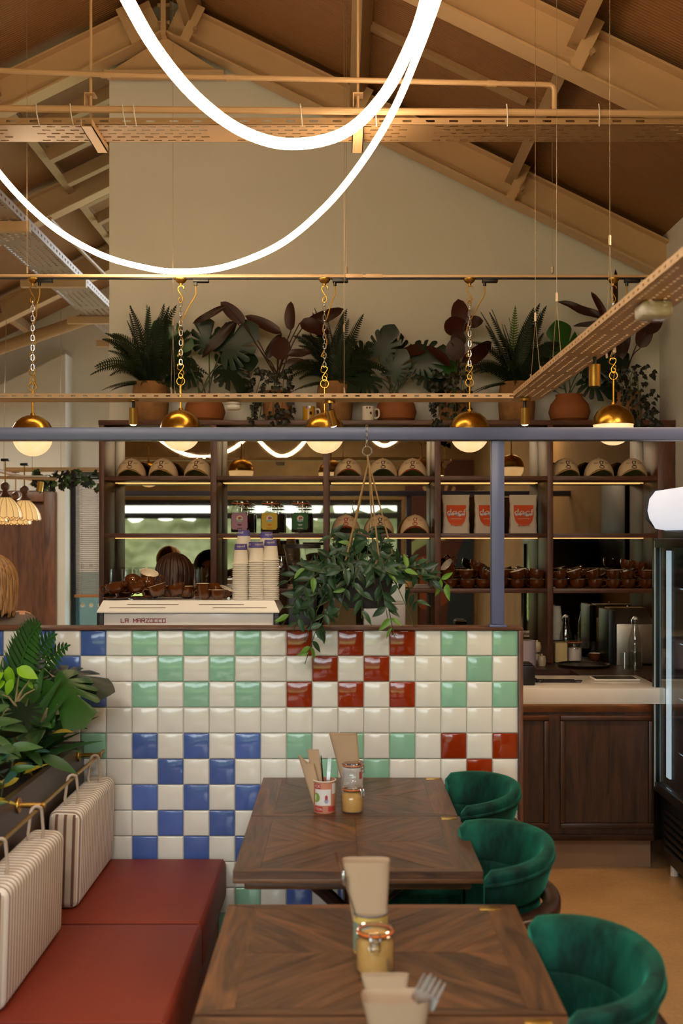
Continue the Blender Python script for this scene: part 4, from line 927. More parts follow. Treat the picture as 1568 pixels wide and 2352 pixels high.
# ---------------------------------------------------------------- coffee bags
def bag(px, label, rot=0):
    d = SF+.12; t = thing('coffee_bag', label, 'bag', (PX(px, d-.04), d, ZS[1]+.001), rot, 'white coffee bags')
    b = MB(); w, h, dp = .087, .243, .034
    def fn(u, v):
        a = 2*PI*u; ca, sa = math.cos(a), math.sin(a); e = .35
        x = math.copysign(abs(ca)**e, ca); y = math.copysign(abs(sa)**e, sa); taper = (1-v)**.7 if v < 1 else 0
        ww = w*(1-.05*math.sin(v*PI)); z = v*h
        return Vector((x*ww+.0015*math.sin(v*23+x*3), y*(dp*(1-v**1.6)+.0018)+.002*math.sin(v*17)*(1-v), z))
    b.grid(fn, 32, 14, True); n0 = len(b.v); b.add([fn(i/32, 0) for i in range(32)], [tuple(range(32))]); b.add([fn(i/32, 1) for i in range(32)], [tuple(range(32))])
    b.build('pouch', mat('white_matt_pouch', '#cdbfae', .6, bump=.25, bscale=22), t, ang=50)
    q = [(-.062, .178), (-.062, .11), (-.052, .075), (-.032, .052), (0, .045), (.032, .052), (.052, .075), (.062, .11), (.062, .178)]
    def front(x, z): return -(dp*(1-min(1, z/h)**1.6)+.0018)-.0045
    b = MB(); b.closed = False; vs = [(x, front(x, z), z) for x, z in q]; b.add(vs, [(0, 1, 2, 6, 7, 8), (2, 3, 4, 5, 6)]); lb = b.build('label', M['orange'], t, smooth=False)
    for s, z, sz, wd, m in (('doof', .133, .055, .122, M['whitecard']), ("COOKIN'", .050, .021, .075, mat('pale_orange_print', '#d98a55', .7))):
        tx = text_mb(s, sz, width=wd); tx.xf(FRONT); tx.v = [Vector((v.x, front(v.x, v.z+z)-.002, v.z+z)) for v in tx.v]; tx.build('lettering', m, lb, smooth=False)
    b = MB(); b.box(-.036, .036, front(0, .09)-.004, front(0, .09)-.0035, .09, .0925); b.build('print', M['whitecard'], lb, smooth=False)
    rr = random.Random(3)
    for k in range(9):
        x = -.045+k*.011; z = .122+rr.uniform(-.008, .008); b = MB(); b.closed = False; n = 9; b.add([(x+math.cos(2*PI*i/n)*.012, front(x, z)-.0035-.0003*k, z+math.sin(2*PI*i/n)*.008) for i in range(n)], [tuple(range(n))])
        c = ['#c9c2d2', '#8f8fb8', '#d8cfc8', '#b06a6a'][k % 4]; b.build('print', mat('bag_print_'+c[1:], c, .7), lb, smooth=False)
bag(1048, 'white coffee bag with orange label, left of the steel post'); bag(1122, 'white coffee bag half hidden behind the steel post', .06); bag(1203, 'white coffee bag with orange label, right of the steel post')

# ---------------------------------------------------------------- glassware and small things at the back
def tumbler(loc, r=.034, h=.12, label='', group=None, taper=.85, ribs=0):
    b = MB(); b.lathe([(0, .004), (r*taper, .002), (r, h), (r-.0016, h), (r*taper-.0015, .010), (0, .009)], 20); o = b.build('glass_tumbler', M['glass'], None, loc=loc); return tag(o, label, 'glass', group)
for i in range(7): tumbler((PX(254+i*33, SF+.08), SF+.08, ZS[2]+.001), .039, .118, 'clear tumbler behind the brown cups, %s from the left in the first bay' % ORD[i], 'tumblers in the first bay')
bz_ = .9005
def bottle(px, d, label, z=bz_, h=.30, water=True):
    t = thing('swing_top_bottle', label, 'bottle', (PX(px, d), d, z)); r = .041
    MB().lathe([(0, .003), (r*.95, .002), (r, .01), (r, h*.5), (r*.9, h*.6), (r*.45, h*.83), (r*.36, h*.9), (r*.4, h*.92), (r*.36, h*.97)], 24).build('bottle_body', clear('bottle_glass', (.86, .87, .85), base=.13), t)
    if water: MB().lathe([(0, .006), (r*.94, .006), (r*.94, h*.36), (0, h*.36)], 24).build('water', clear('still_water', (.82, .86, .84)), t)
    MB().lathe([(0, h*1.0), (r*.3, h*.995), (r*.36, h*.97), (r*.3, h*.955)], 14).build('stopper', M['sensor'], t)
    b = MB(); b.tube(bez([(-r*.42, 0, h*.86), (-r*.55, 0, h*.92), (-r*.3, 0, h*1.0), (r*.3, 0, h*1.0), (r*.55, 0, h*.92), (r*.42, 0, h*.86)], 4), .0016, 5); b.build('wire_bail', M['chrome'], t)
bottle(1458, 6.35, 'clear swing-top water bottle at the counter beside the fridge', h=.315)
bottle(1299, 6.85, 'swing-top bottle at the back of the counter, behind the sugar jar', h=.29, water=False)
tumbler((PX(1434, 6.4), 6.4, bz_), .028, .10, 'small clear tumbler left of the water bottle', None, .7)
tumbler((PX(1503, 6.75), 6.75, bz_+.012), .03, .125, 'tall clear tumbler on the tray right of the water bottle', None, .97)
tumbler((PX(1488, 6.68), 6.68, bz_+.012), .033, .085, 'short clear tumbler on the tray beside the water bottle', None, .97)
tumbler((PX(1362, 6.9), 6.9, bz_), .031, .12, 'clear tumbler standing before the dark mirror', None, .97)
def tray(px, d, r, label):
    b = MB(); b.lathe([(0, .0), (r*.94, 0), (r, .014), (r-.004, .016), (r*.93, .005), (0, .004)], 40); tag(b.build('serving_tray', M['black'], None, loc=(PX(px, d), d, bz_)), label, 'tray')
tray(1340, 6.58, .16, 'round black tray on the back counter'); tray(1490, 6.72, .135, 'round black tray under the tumblers, beside the fridge')
clip_jar((PX(1318, 6.84), 6.84, bz_), .05, .135, .62, M['whitesugar'], 'clip-top jar of white sugar on the back counter', seal=True)
cup((PX(1366, 6.86), 6.86, bz_), (0, 0, .3), 'single brown cup on the back counter beside the round tray', 'single cups', True)
tag(MB().rbox(PX(1272, 6.8), PX(1300, 6.8), 6.76, 6.86, bz_, bz_+.125, .006).build('paper_bag', mat('cream_paper_bag', '#c9b27e', .8, var=.06), None), 'cream paper packet leaning by the upright on the back counter', 'packet')
for i in range(14): tag(link('paper_cup', PC, None, (PX(1276, 6.93), 6.93, bz_+.13+i*.0085), (0, 0, i)), 'paper cup nested in the small stack on the right back counter', 'paper cup', 'paper cups on the right back counter')
b = MB(); b.box(PX(1262, 6.93), PX(1290, 6.93), 6.88, 6.98, bz_, bz_+.129); tag(b.build('cup_box', M['darkz'], smooth=False), 'dark wooden block under the small paper cup stack', 'block')
t = thing('paper_roll', 'pale lilac paper towel roll beside the tiled wall end', 'paper roll', (PX(1209, 6.5), 6.5, bz_)); MB().lathe([(.018, 0), (.055, 0), (.055, .165), (.018, .165)], 24).build('roll', mat('lilac_tissue', '#a79aa6', .9), t)
for px, dd, z in ((1232, 6.7, 0), (1244, 6.6, 0), (1233, 6.7, .075)):
    t = thing('lidded_pot', {(1232, 0): 'small cream lidded pot, lower of two stacked by the paper roll', (1244, 0): 'small cream lidded pot, nearest the tray', (1233, .075): 'small cream lidded pot stacked on another by the paper roll'}[(px, z)], 'pot', (PX(px, dd), dd, bz_+z), group='small cream pots')
    MB().lathe([(0, 0), (.022, 0), (.028, .03), (.022, .055), (0, .055)], 16).build('pot_body', mat('cream_ceramic', '#b9a98c', .3), t); MB().lathe([(0, .074), (.005, .072), (.006, .063), (.02, .06), (.023, .0555), (0, .0555)], 16).build('lid', mat('cream_ceramic', '#b9a98c', .3), t)
t = thing('steel_dispenser', 'stainless steel dispenser with a sloping lid behind the water bottle', 'dispenser', (1.78, 6.75, bz_))
xa, xb = PX(1416, 6.62), PX(1500, 6.62); z1 = PZ(1432, 6.62)
MB().rbox(xa, xb, 6.62, 6.9, bz_, z1-.002, .003).build('body', M['stainless'], t, world=True)
MB().prism([(6.61, z1), (6.91, z1), (6.91, z1+.085), (6.79, z1+.085)], xa-.004, xb+.004, Matrix(((0, 0, 1, 0), (1, 0, 0, 0), (0, 1, 0, 0), (0, 0, 0, 1)))).build('lid', M['stainless'], t, smooth=False, world=True)
MB().sphere(((xa+xb)/2, 6.8, z1+.094), .008, 12, 8).build('knob', M['chrome'], t, world=True); MB().rbox(xa-.045, xa-.006, 6.64, 6.9, bz_, z1+.08, .004).build('side_case', M['black'], t, world=True)
t = thing('tablet', 'white edged tablet lying on the cream worktop', 'tablet', (PX(1410, 5.7), 5.7, wt)); MB().rbox(-.12, .12, -.07, .07, .0005, .009, .003).build('case', M['sensor'], t); MB().box(-.108, .108, -.06, .06, .0091, .0096).build('screen', M['black'], t, smooth=False)
t = thing('till_printer', 'black receipt printer on the worktop beside the tiled wall', 'printer', (PX(1212, 5.5), 5.52, wt)); MB().rbox(-.06, .03, -.06, .09, 0, .1, .006).build('body', M['black'], t); MB().rbox(-.05, .02, -.05, .07, .1, .108, .002).build('lid', M['blackmet'], t)
rr = random.Random(4)
for i in range(11):
    a = rr.uniform(-.12, .12); x = PX(1285, 5.6)+rr.uniform(-.03, .03); y = 5.58+rr.uniform(-.03, .03); L = .1; z = wt+.003+.0042*(i//4)
    b = MB(); b.tube([(x-L*math.cos(a), y-L*math.sin(a), z), (x+L*math.cos(a), y+L*math.sin(a), z)], .0019, 6); o = tag(b.build('stirrer', mat('dark_stirrer', '#241512', .6), None), 'dark wooden stirrer in the loose pile on the worktop', 'stirrer', 'stirrers on the worktop')
    b = MB(); b.sphere((x-L*math.cos(a), y-L*math.sin(a), z+.002), .0065, 8, 6); b.build('bobble', M['black'], o)
# grinder and boxes beside the machine, behind the hanging plant
t = thing('coffee_grinder', 'black coffee grinder with a clear bean hopper behind the hanging plant', 'grinder', (PX(693, 5.6), 5.6, wt)); hz = PZ(1250, 5.6)-wt
MB().lathe([(.035, hz-.23), (.062, hz-.2), (.092, hz-.015)], 28).build('hopper', M['glass'], t); MB().lathe([(0, hz), (.097, hz), (.099, hz-.02), (.09, hz-.021), (0, hz-.021)], 28).build('hopper_lid', M['black'], t)
MB().lathe([(0, hz-.226), (.03, hz-.226), (.057, hz-.2), (.078, hz-.10), (.05, hz-.085), (0, hz-.08)], 24).build('beans', M['coffee'], t); MB().rbox(-.075, .075, -.09, .09, 0, hz-.235, .015, 3).build('body', M['blackmet'], t)
MB().tube([(0, -.09, .16), (0, -.15, .14)], .02, 10).build('spout', M['chrome'], t); MB().rbox(-.07, .07, -.16, -.09, 0, .02, .005).build('drip_tray', M['stainless'], t)
t = thing('steel_box', 'grey steel box behind the hanging plant, near the wall cap', 'box', (PX(882, 5.5), 5.55, wt)); MB().rbox(-.105, .105, -.08, .1, 0, PZ(1388, 5.5)-wt, .004).build('body', mat('grey_sheet_steel', '#8c8b8a', .4, metal=.4), t); MB().rbox(-.1, .1, -.07, .09, PZ(1388, 5.5)-wt, PZ(1385, 5.5)-wt+.004, .002).build('lid', mat('grey_sheet_steel', '#8c8b8a', .4, metal=.4), t)
t = thing('grinder_tower', 'pale grey tower of a second grinder behind the plant', 'grinder', (PX(900, 5.72), 5.74, wt)); MB().rbox(-.07, .07, -.05, .08, 0, PZ(1322, 5.7)-wt, .006).build('body', mat('pale_grey_case', '#9aa3a3', .35), t); MB().lathe([(0, 0), (.05, 0), (.06, .03), (0, .03)], 20, c=(0, 0, PZ(1322, 5.7)-wt)).build('top_ring', M['black'], t)
# mugs on top of the shelf unit
def mug(px, col, label, emblem):
    d = SF+.05; t = thing('mug', label, 'mug', (PX(px, d), d, ZT+.001), group='mugs on top of the shelf unit'); r, h = .038, .09
    b = MB(); b.lathe([(0, .002), (r, 0), (r, h), (r-.003, h), (r-.003, .006), (0, .005)], 26); b.build('mug_body', col, t)
    b = MB(); b.tube(bez([(r, 0, h*.8), (r*1.7, 0, h*.78), (r*1.8, 0, h*.4), (r*1.5, 0, h*.2), (r, 0, h*.2)], 5), .0055, 8); b.build('handle', M['whitecard'], t)
    for x, z, rx, m in emblem:
        b = MB(); b.closed = False; n = 10; b.add([((r+.0006)*math.sin(x+math.cos(2*PI*i/n)*rx/r), -(r+.0006)*math.cos(x+math.cos(2*PI*i/n)*rx/r), z+math.sin(2*PI*i/n)*rx*1.3) for i in range(n)], [tuple(range(n))]); b.build('emblem', m, t, smooth=False)
ym = mat('yellow_mug_glaze', '#b98a1c', .25); MB_ = M['black']
mug(709, ym, 'yellow mug with a dark badge on top of the shelf unit', ((.35, .045, .009, M['ink']), (-.35, .082, .007, M['blue']), (.2, .082, .007, M['blue'])))
mug(845, M['whitecard'], 'white mug with a small crest on top of the shelf unit', ((.45, .045, .007, M['inkbrown']), (-.2, .078, .005, M['inkbrown']), (.25, .078, .005, M['inkbrown'])))
# ================================================================ PLANTS
def leaf_mesh(name, m, L=1.0, W=.3, bend=.15, fold=.12, tip=1.6, nu=7, wave=0.0, blunt=.9):
    b = MB(); b.closed = False
    def fn(u, v):
        w = W*.5*math.sin(PI*min(1, u**(1/tip)*.98+.02))**blunt if u > 0 else .004
        if u >= .999: w = .001
        x = (v*2-1)*w; return Vector((x, u*L, -bend*L*u*u+fold*abs(x)+wave*math.sin(u*9)*abs(x)))
    b.grid(fn, nu, 5); return b.mesh(name, m, True, 180)
def monstera_mesh(name, m, notches=(.55, .95, 1.35, 1.75, 2.15), droop=.18, seed=0, width=.52):
    b = MB(); b.closed = False; n = 72; rr = random.Random(seed); c = Vector((0, .22, 0)); cut = [q+rr.uniform(-.06, .06) for q in notches]+[-q+rr.uniform(-.06, .06) for q in notches]
    keys = [(0, .80), (.5, .66), (1.0, width*1.05), (1.57, width), (2.3, width*.92), (2.75, width*.6), (3.1416, .10)]
    def rad(a):
        a = abs(a)
        for (a0, r0), (a1, r1) in zip(keys, keys[1:]):
            if a <= a1: return r0+(r1-r0)*(a-a0)/(a1-a0)
        return .1
    rings = []
    for f in (.0, .42, .75, 1.0):
        rg = []
        for i in range(n):
            a = -PI+2*PI*i/n; r = rad(a)
            if f > .5:
                dmin = min(abs(a-q) for q in cut)
                if dmin < .05: r *= .45/f
                elif dmin < .1 and f == 1.0: r *= .93
            p = c+Vector((math.sin(a)*r*f, math.cos(a)*r*f, 0)); p.z = -droop*(p.x**2)*2.2-droop*.7*max(0, p.y-.2)**2+.05*abs(p.x); rg.append(p)
        rings.append(rg)
    b.v = [q for rg in rings for q in rg]; 
    for k in range(3):
        for i in range(n):
            j = (i+1) % n; f = (k*n+i, k*n+j, (k+1)*n+j, (k+1)*n+i); b.f.append(f); b.mi.append(0)
    return b.mesh(name, m, True, 180)
def frond_mesh(name, m, out=.5, up=.8, drop=.3, W=.13, n=30):
    b = MB(); b.closed = False
    pos = lambda t: Vector((out*t**1.35, 0, up*t-drop*t**2.6))
    for i in range(n):
        t = .08+.92*i/(n-1); p = pos(t); d = (pos(min(1, t+.02))-pos(t-.02)).normalized(); w = W*(math.sin(PI*min(1, .12+.88*t))**.7)*(1.05-.45*t)+.006; nn = Vector((-d.z, 0, d.x)); h = .30/n
        for s in (-1, 1):
            side = (nn*.82+Vector((0, -.57, 0)))*s; tipv = p+side*w+d*w*.45-nn*w*.15; a = p-d*h*.9; c = p+d*h*.9; mid = p+side*w*.55+d*w*.2
            b.add([a, mid-d*h*1.1, tipv, mid+d*h*.9, c], [(0, 1, 2, 3, 4)])
    b.tube([pos(i/8) for i in range(9)], .006, 4); return b.mesh(name, m, False)
LEAF = dict(long=leaf_mesh('leaf', M['rubber_leaf'], 1, .42, .2, .15, 1.1, 10, blunt=.5), longdark=leaf_mesh('leaf', M['darkleaf'], 1, .36, .3, .2, 1.1, 10, wave=.3, blunt=.55), longcurl=leaf_mesh('leaf', M['rubber_leaf'], 1, .5, .5, .2, 1.1, 10, blunt=.5),
            hang=leaf_mesh('leaf', M['hang'], 1, .42, .2, .25, 1.3, 6), hang2=leaf_mesh('leaf', M['hang'], 1, .36, .4, .3, 1.3, 6), hanglight=leaf_mesh('leaf', M['hanglight'], 1, .4, .25, .25, 1.3, 6),
            pl=leaf_mesh('leaf', M['planterleaf'], 1, .34, .3, .25, 1.4), strap=leaf_mesh('leaf', M['planterleaf'], 1, .14, .45, .3, 1.3, 9), oval=leaf_mesh('leaf', M['teal'], 1, .62, .1, .1, 1.2), lime=leaf_mesh('leaf', M['lime'], 1, .6, .3, .15, 1.2), yellow=leaf_mesh('leaf', M['yellowleaf'], 1, .3, .2, .2, 1.4),
            mon=monstera_mesh('leaf', M['monstera'], seed=1), mon2=monstera_mesh('leaf', M['monstera'], (.6, 1.1, 1.6, 2.1), .3, 2, .48), monlight=monstera_mesh('leaf', M['bigmonstera'], (.7, 1.2, 1.7), .25, 3, .5), bigmon=monstera_mesh('leaf', M['bigmonstera'], (.5, .95, 1.45, 2.0), .45, 4, .5))
FROND = [frond_mesh('frond', M['fern'], .35, .95, .12, .12), frond_mesh('frond', M['fern'], .62, .82, .3, .12), frond_mesh('frond', M['fern'], .85, .6, .45, .11), frond_mesh('frond', M['fernlight'], .12, 1.0, .03, .12)]
def ivy_mesh(m):
    b = MB(); b.closed = False
    o = [(0, 0), (.28, -.06), (.5, .18), (.3, .4), (.34, .62), (.14, .66), (0, 1.0), (-.14, .66), (-.34, .62), (-.3, .4), (-.5, .18), (-.28, -.06)]
    b.add([(x, y, -.25*abs(x)-.2*y*y) for x, y in o]+[(0, .35, 0)], [(i, (i+1) % 12, 12) for i in range(12)]); return b.mesh('leaf', m, False)
IVY = [ivy_mesh(M['ivy']), ivy_mesh(M['ivygreen'])]
def put_leaf(me, parent, base, tip, L, face=(0, -1, 0), roll=0.0, name='leaf', wx=1.0):
    """leaf with its stalk end at base (local to parent), pointing along tip, upper side towards face"""
    y = Vector(tip).normalized(); z = Vector(face); z = z-y*z.dot(y); z = z.normalized() if z.length > 1e-4 else y.orthogonal().normalized(); x = y.cross(z)
    m = Matrix((x, y, z)).transposed().to_4x4() @ Matrix.Rotation(roll, 4, 'Y'); o = link(name, me, parent)
    o.matrix_parent_inverse = Matrix.Identity(4); o.matrix_local = Matrix.Translation(base) @ m @ Matrix.Diagonal((L*wx, L, L, 1)); return o
PD = 6.86
# ---- ferns in rough stone pots
def fern(px, w, h, seed, label, tall=1.0):
    rr = random.Random(seed); t = thing('potted_fern', label, 'plant', (PX(px, PD), PD, ZT+.0005), group='ferns on top of the shelf unit'); r = .118; ph = .255
    MB().lathe([(0, .0), (r*.84, 0), (r*.93, .02), (r*.99, ph*.45), (r*.93, ph*.85), (r*.86, ph), (r*.78, ph), (r*.78, ph-.03), (0, ph-.03)], 30).build('pot', M['stonepot'], t)
    MB().lathe([(0, ph-.02), (r*.775, ph-.022)], 20).build('soil', M['soil'], t)
    for i in range(46):
        side = 0 if rr.random() < .5 else PI; az = side+rr.gauss(0, .5); k = rr.random()
        me = FROND[0] if k < .4 else (FROND[1] if k < .75 else FROND[2]); s = h*rr.uniform(.62, 1.0)*tall
        if rr.random() < .08: me = FROND[3]
        o = link('frond', me, t, (rr.uniform(-.03, .03), rr.uniform(-.03, .0), ph-.03), (rr.uniform(-.08, .12), rr.uniform(-.12, .12), az)); o.scale = (s*w, s*.8, s)
        if math.sin(az) > 0: o.rotation_euler = (rr.uniform(.05, .25), rr.uniform(-.1, .1), -az)
    for i in range(10):
        az = rr.uniform(0, 2*PI) if i < 4 else rr.choice((rr.uniform(-.6, .6), PI+rr.uniform(-.6, .6))); az = -abs(az) if math.sin(az) > .3 else az
        o = link('frond', FROND[2], t, (0, -.03, ph-.02), (.15, .25, az)); s = h*rr.uniform(.4, .6); o.scale = (s, s*.6, s*.55)
fern(345, .75, .63, 1, 'leafy fern in an ochre stone pot, leftmost on the shelf unit'); fern(768, .68, .61, 2, 'dark fern in an ochre stone pot beside the yellow mug'); fern(1186, .78, .62, 3, 'fern in an ochre stone pot above the steel post')
# ---- monsteras in squat terracotta pots
def squat_pot(t, r=.132, h=.178):
    MB().lathe([(0, 0), (r*.7, 0), (r*.9, h*.12), (r, h*.38), (r*.9, h*.66), (r*.68, h*.86), (r*.64, h*.92), (r*.68, h), (r*.6, h), (r*.56, h*.9), (0, h*.88)], 32).build('pot', M['terracotta'], t)
    MB().lathe([(0, h*.9), (r*.57, h*.9)], 20).build('soil', M['soil'], t)
def monstera(px, label, leaves):
    t = thing('potted_monstera', label, 'plant', (PX(px, PD), PD, ZT+.0005), group='monsteras on top of the shelf unit'); squat_pot(t); o = t.location; rr = random.Random(px)
    for i, (bx, by, ang, size, kind, dd, tilt) in enumerate(leaves):
        b = P(bx, by, PD+dd)-o; a = math.radians(ang); tip = Vector((math.cos(a), -.25, math.sin(a))); L = size*PD/F
        put_leaf(LEAF[kind], t, b, tip, L, (tilt, -1, .35), rr.uniform(-.2, .2))
        foot = Vector((rr.uniform(-.04, .04), rr.uniform(-.03, .03), .16)); mid = foot.lerp(b, .5)+Vector((0, 0, .03))
        MB().tube(bez([foot, mid, b], 5), [.0042]*11, 6).build('stalk', M['stem'], t)
monstera(470, 'monstera in a squat terracotta pot, left of the yellow mug', [(415, 812, 130, 92, 'monlight', -.02, -.2), (438, 818, 195, 85, 'mon2', .03, 0), (505, 812, 35, 108, 'mon', -.02, .2), (510, 845, -35, 88, 'mon2', 0, .3), (450, 850, 205, 78, 'mon', .02, -.2), (480, 805, 100, 78, 'mon2', .04, 0), (500, 838, 5, 95, 'mon', .05, 0)])
monstera(909, 'monstera in a squat terracotta pot beside the white mug', [(868, 822, 65, 82, 'mon', -.04, 0), (850, 828, 165, 92, 'mon2', -.02, -.3), (855, 862, 215, 82, 'mon', -.05, -.2), (920, 825, 120, 82, 'mon2', 0, .1), (945, 830, 10, 92, 'mon', -.04, .3), (965, 838, -40, 90, 'mon2', -.02, .3), (895, 865, 60, 70, 'mon', -.06, 0), (835, 845, 235, 82, 'mon2', .02, 0), (985, 830, -20, 68, 'monlight', -.03, .3)])
monstera(1307, 'monstera in a squat terracotta pot behind the right tray', [(1300, 828, 105, 92, 'monlight', -.03, 0), (1270, 845, 185, 82, 'mon', 0, -.2), (1340, 842, 10, 100, 'mon2', -.03, .3), (1345, 865, -30, 88, 'mon', 0, .3), (1290, 862, 150, 68, 'mon2', .02, -.2), (1372, 852, 30, 78, 'mon', .02, .2)])
# ---- burgundy rubber plants with ivy at their feet
def rubber_plant(px, label, foot, leaves, ivybox, seed):
    t = thing('potted_rubber_plant', label, 'plant', (PX(px, PD), PD, ZT+.0005), group='burgundy plants with ivy on the shelf unit'); o = t.location; rr = random.Random(seed)
    r, h = .095, .2
    MB().lathe([(0, 0), (r*.8, 0), (r*.96, h*.3), (r, h*.6), (r*.9, h*.95), (r*.95, h), (r*.85, h), (r*.82, h*.9), (0, h*.88)], 28).build('pot', mat('pale_terracotta', '#a5714a', .8, var=.1), t); MB().lathe([(0, h*.9), (r*.83, h*.9)], 20).build('soil', M['soil'], t)
    f = P(*foot, PD)-o
    for i, (bx, by, tx, ty, w, kind) in enumerate(leaves):
        dd = rr.uniform(-.14, -.03); b = P(bx, by, PD+dd)-o; e = P(tx, ty, PD+dd+rr.uniform(-.05, .0))-o; e.x = min(e.x, XR-.09-o.x); L = (e-b).length
        k = w*PD/F/(L*.42); q = put_leaf(LEAF[kind], t, b, e-b, L, (rr.uniform(-.5, .5), -1, rr.uniform(-.1, .4)), rr.uniform(-.3, .3), wx=min(k*.95, 3))
        MB().tube(bez([f+Vector((rr.uniform(-.02, .02), 0, -.02)), f.lerp(b, .55)+Vector((0, -.01, .02)), b], 5), .0038, 6).build('stalk', M['stemred'], t)
    x0, x1, y0, y1, n = ivybox
    for i in range(n):
        u, v = rr.uniform(-1, 1), rr.uniform(0, 1); wv = 1 if v < .55 else .75; d = PD-.10-.06*math.cos(u*1.5)*wv+rr.uniform(-.02, .02)
        cxp = (x0+x1)/2+u*(x1-x0)/2*math.sqrt(max(.1, 1-(v-.45)**2*1.6)); p = P(cxp, y0+(y1-y0)*v, d)-o
        if p.z < .0 and d > SF-.03: p.y = SF-.04-PD
        a = rr.uniform(-PI, 0)-.0; put_leaf(IVY[0], t, p, (math.cos(a)*.8, rr.uniform(-.5, .2), math.sin(a)), rr.uniform(.03, .048), (rr.uniform(-.6, .6), -1, rr.uniform(0, .8)))
    for i in range(7):
        a = f+Vector((rr.uniform(-.07, .07), -.05, 0)); e = P(rr.uniform(x0, x1), y1-rr.uniform(0, 20), SF-.05)-o
        MB().tube(bez([a, a.lerp(e, .4)+Vector((0, -.08, .05)), e], 5), .0018, 5).build('ivy_stem', M['stem'], t)
rubber_plant(637, 'burgundy leaved plant with ivy, left of the yellow mug', (637, 862), [(521, 703, 440, 740, 20, 'longdark'), (562, 742, 504, 692, 32, 'long'), (541, 738, 462, 812, 32, 'longdark'), (647, 766, 565, 720, 28, 'long'), (668, 760, 661, 692, 30, 'long'), (688, 742, 752, 752, 32, 'longcurl'), (702, 742, 790, 712, 30, 'long'), (637, 826, 655, 776, 50, 'long'), (612, 824, 644, 764, 30, 'longdark'), (655, 834, 712, 838, 28, 'long'), (660, 815, 716, 802, 26, 'longdark')], (562, 676, 848, 972, 100), 1)
rubber_plant(1040, 'burgundy leaved plant with ivy, between white mug and steel post', (1048, 860), [(1062, 758, 1050, 684, 44, 'long'), (1052, 770, 1042, 728, 50, 'longcurl'), (1068, 742, 1108, 734, 36, 'longdark'), (1048, 828, 1042, 776, 50, 'long'), (1054, 800, 1050, 756, 44, 'longdark'), (1034, 840, 985, 790, 26, 'long'), (982, 800, 920, 806, 34, 'long'), (1060, 832, 1142, 792, 32, 'longcurl')], (982, 1082, 850, 1000, 100), 2)
rubber_plant(1440, 'dark leaved plant with ivy in the right corner of the shelf unit', (1432, 850), [(1394, 738, 1290, 680, 26, 'longdark'), (1396, 742, 1362, 666, 18, 'long'), (1388, 742, 1322, 744, 16, 'longdark'), (1428, 742, 1430, 690, 42, 'longdark'), (1482, 764, 1536, 712, 54, 'long'), (1412, 715, 1416, 610, 14, 'longdark'), (1418, 830, 1446, 752, 36, 'longdark'), (1470, 800, 1490, 735, 40, 'long')], (1388, 1512, 838, 985, 130), 3)

# ---------------------------------------------------------------- hanging basket in front of the half wall
HD = 4.13; hc = P(838, 1350, HD)
t = thing('hanging_plant', 'leafy trailing plant in a charcoal pot hung by ropes from the steel beam', 'plant', (hc.x, HD, PZ(1395, HD)))
o = t.location; rr = random.Random(21)
MB().lathe([(0, 0), (.075, 0), (.095, .03), (.108, .11), (.112, .115), (.104, .115), (.095, .1), (0, .095)], 30).build('pot', M['potgrey'], t)
MB().lathe([(0, .1), (.1, .1)], 20).build('soil', M['soil'], t)
rg = P(843, 1036, HD)-o
b = MB(); b.tube([(rg.x+math.cos(a)*.0175, rg.y, rg.z+math.sin(a)*.0175) for a in [2*PI*i/24 for i in range(24)]], .0024, 6, closed=True); b.build('ring', M['chrome'], t)
for i in range(7):
    q = P(842, 980+i*6.8, HD)-o; ln = link('chain_link', LINK, t, q, (0, 0, PI/2*(i % 2)+.4)); ln.scale = (.55, .55, .5); ln.active_material = M['chrome']
kn = rg+Vector((0.005, 0, -.05)); b = MB(); b.tube([rg+Vector((0, 0, -.016)), kn], .0075, 8, flat=.6); b.build('rope_knot', M['rope'], t)
for px, py, dy in ((793, 1288, -.06), (799, 1285, .05), (860, 1290, .09), (868, 1278, -.09), (900, 1270, .0)):
    e = P(px, py, HD)-o; e.y = dy; MB().tube([kn+Vector((0, 0, .01)), e, e.lerp(Vector((0, dy, .09)), .6)], .0032, 6).build('rope', M['rope'], t)
STEMS = [(690, 1300, -.06, 0), (655, 1340, -.05, 0), (668, 1392, -.04, 0), (645, 1440, -.03, 1), (700, 1525, -.03, 1), (728, 1465, -.04, 0), (705, 1410, -.08, 0), (740, 1350, -.09, 0), (755, 1222, .02, 0), (800, 1228, .0, 0), (848, 1205, .02, 0), (905, 1262, .04, 0), (880, 1235, -.02, 0), (985, 1305, -.02, 0), (1038, 1352, -.03, 1), (1000, 1330, -.04, 0), (965, 1395, -.03, 0), (905, 1462, -.04, 1), (890, 1420, -.09, 0), (918, 1360, -.1, 0), (830, 1420, -.1, 0), (775, 1425, -.1, 0), (810, 1350, -.12, 0), (860, 1340, -.13, 0), (940, 1300, -.08, 0), (720, 1290, .02, 0), (780, 1300, -.12, 0), (900, 1310, -.12, 0), (690, 1360, -.1, 0), (672, 1450, -.05, 0), (700, 1470, -.05, 0), (930, 1330, .02, 0), (820, 1275, -.08, 0), (865, 1290, -.08, 0), (950, 1440, -.03, 0)]
nleaf = 0
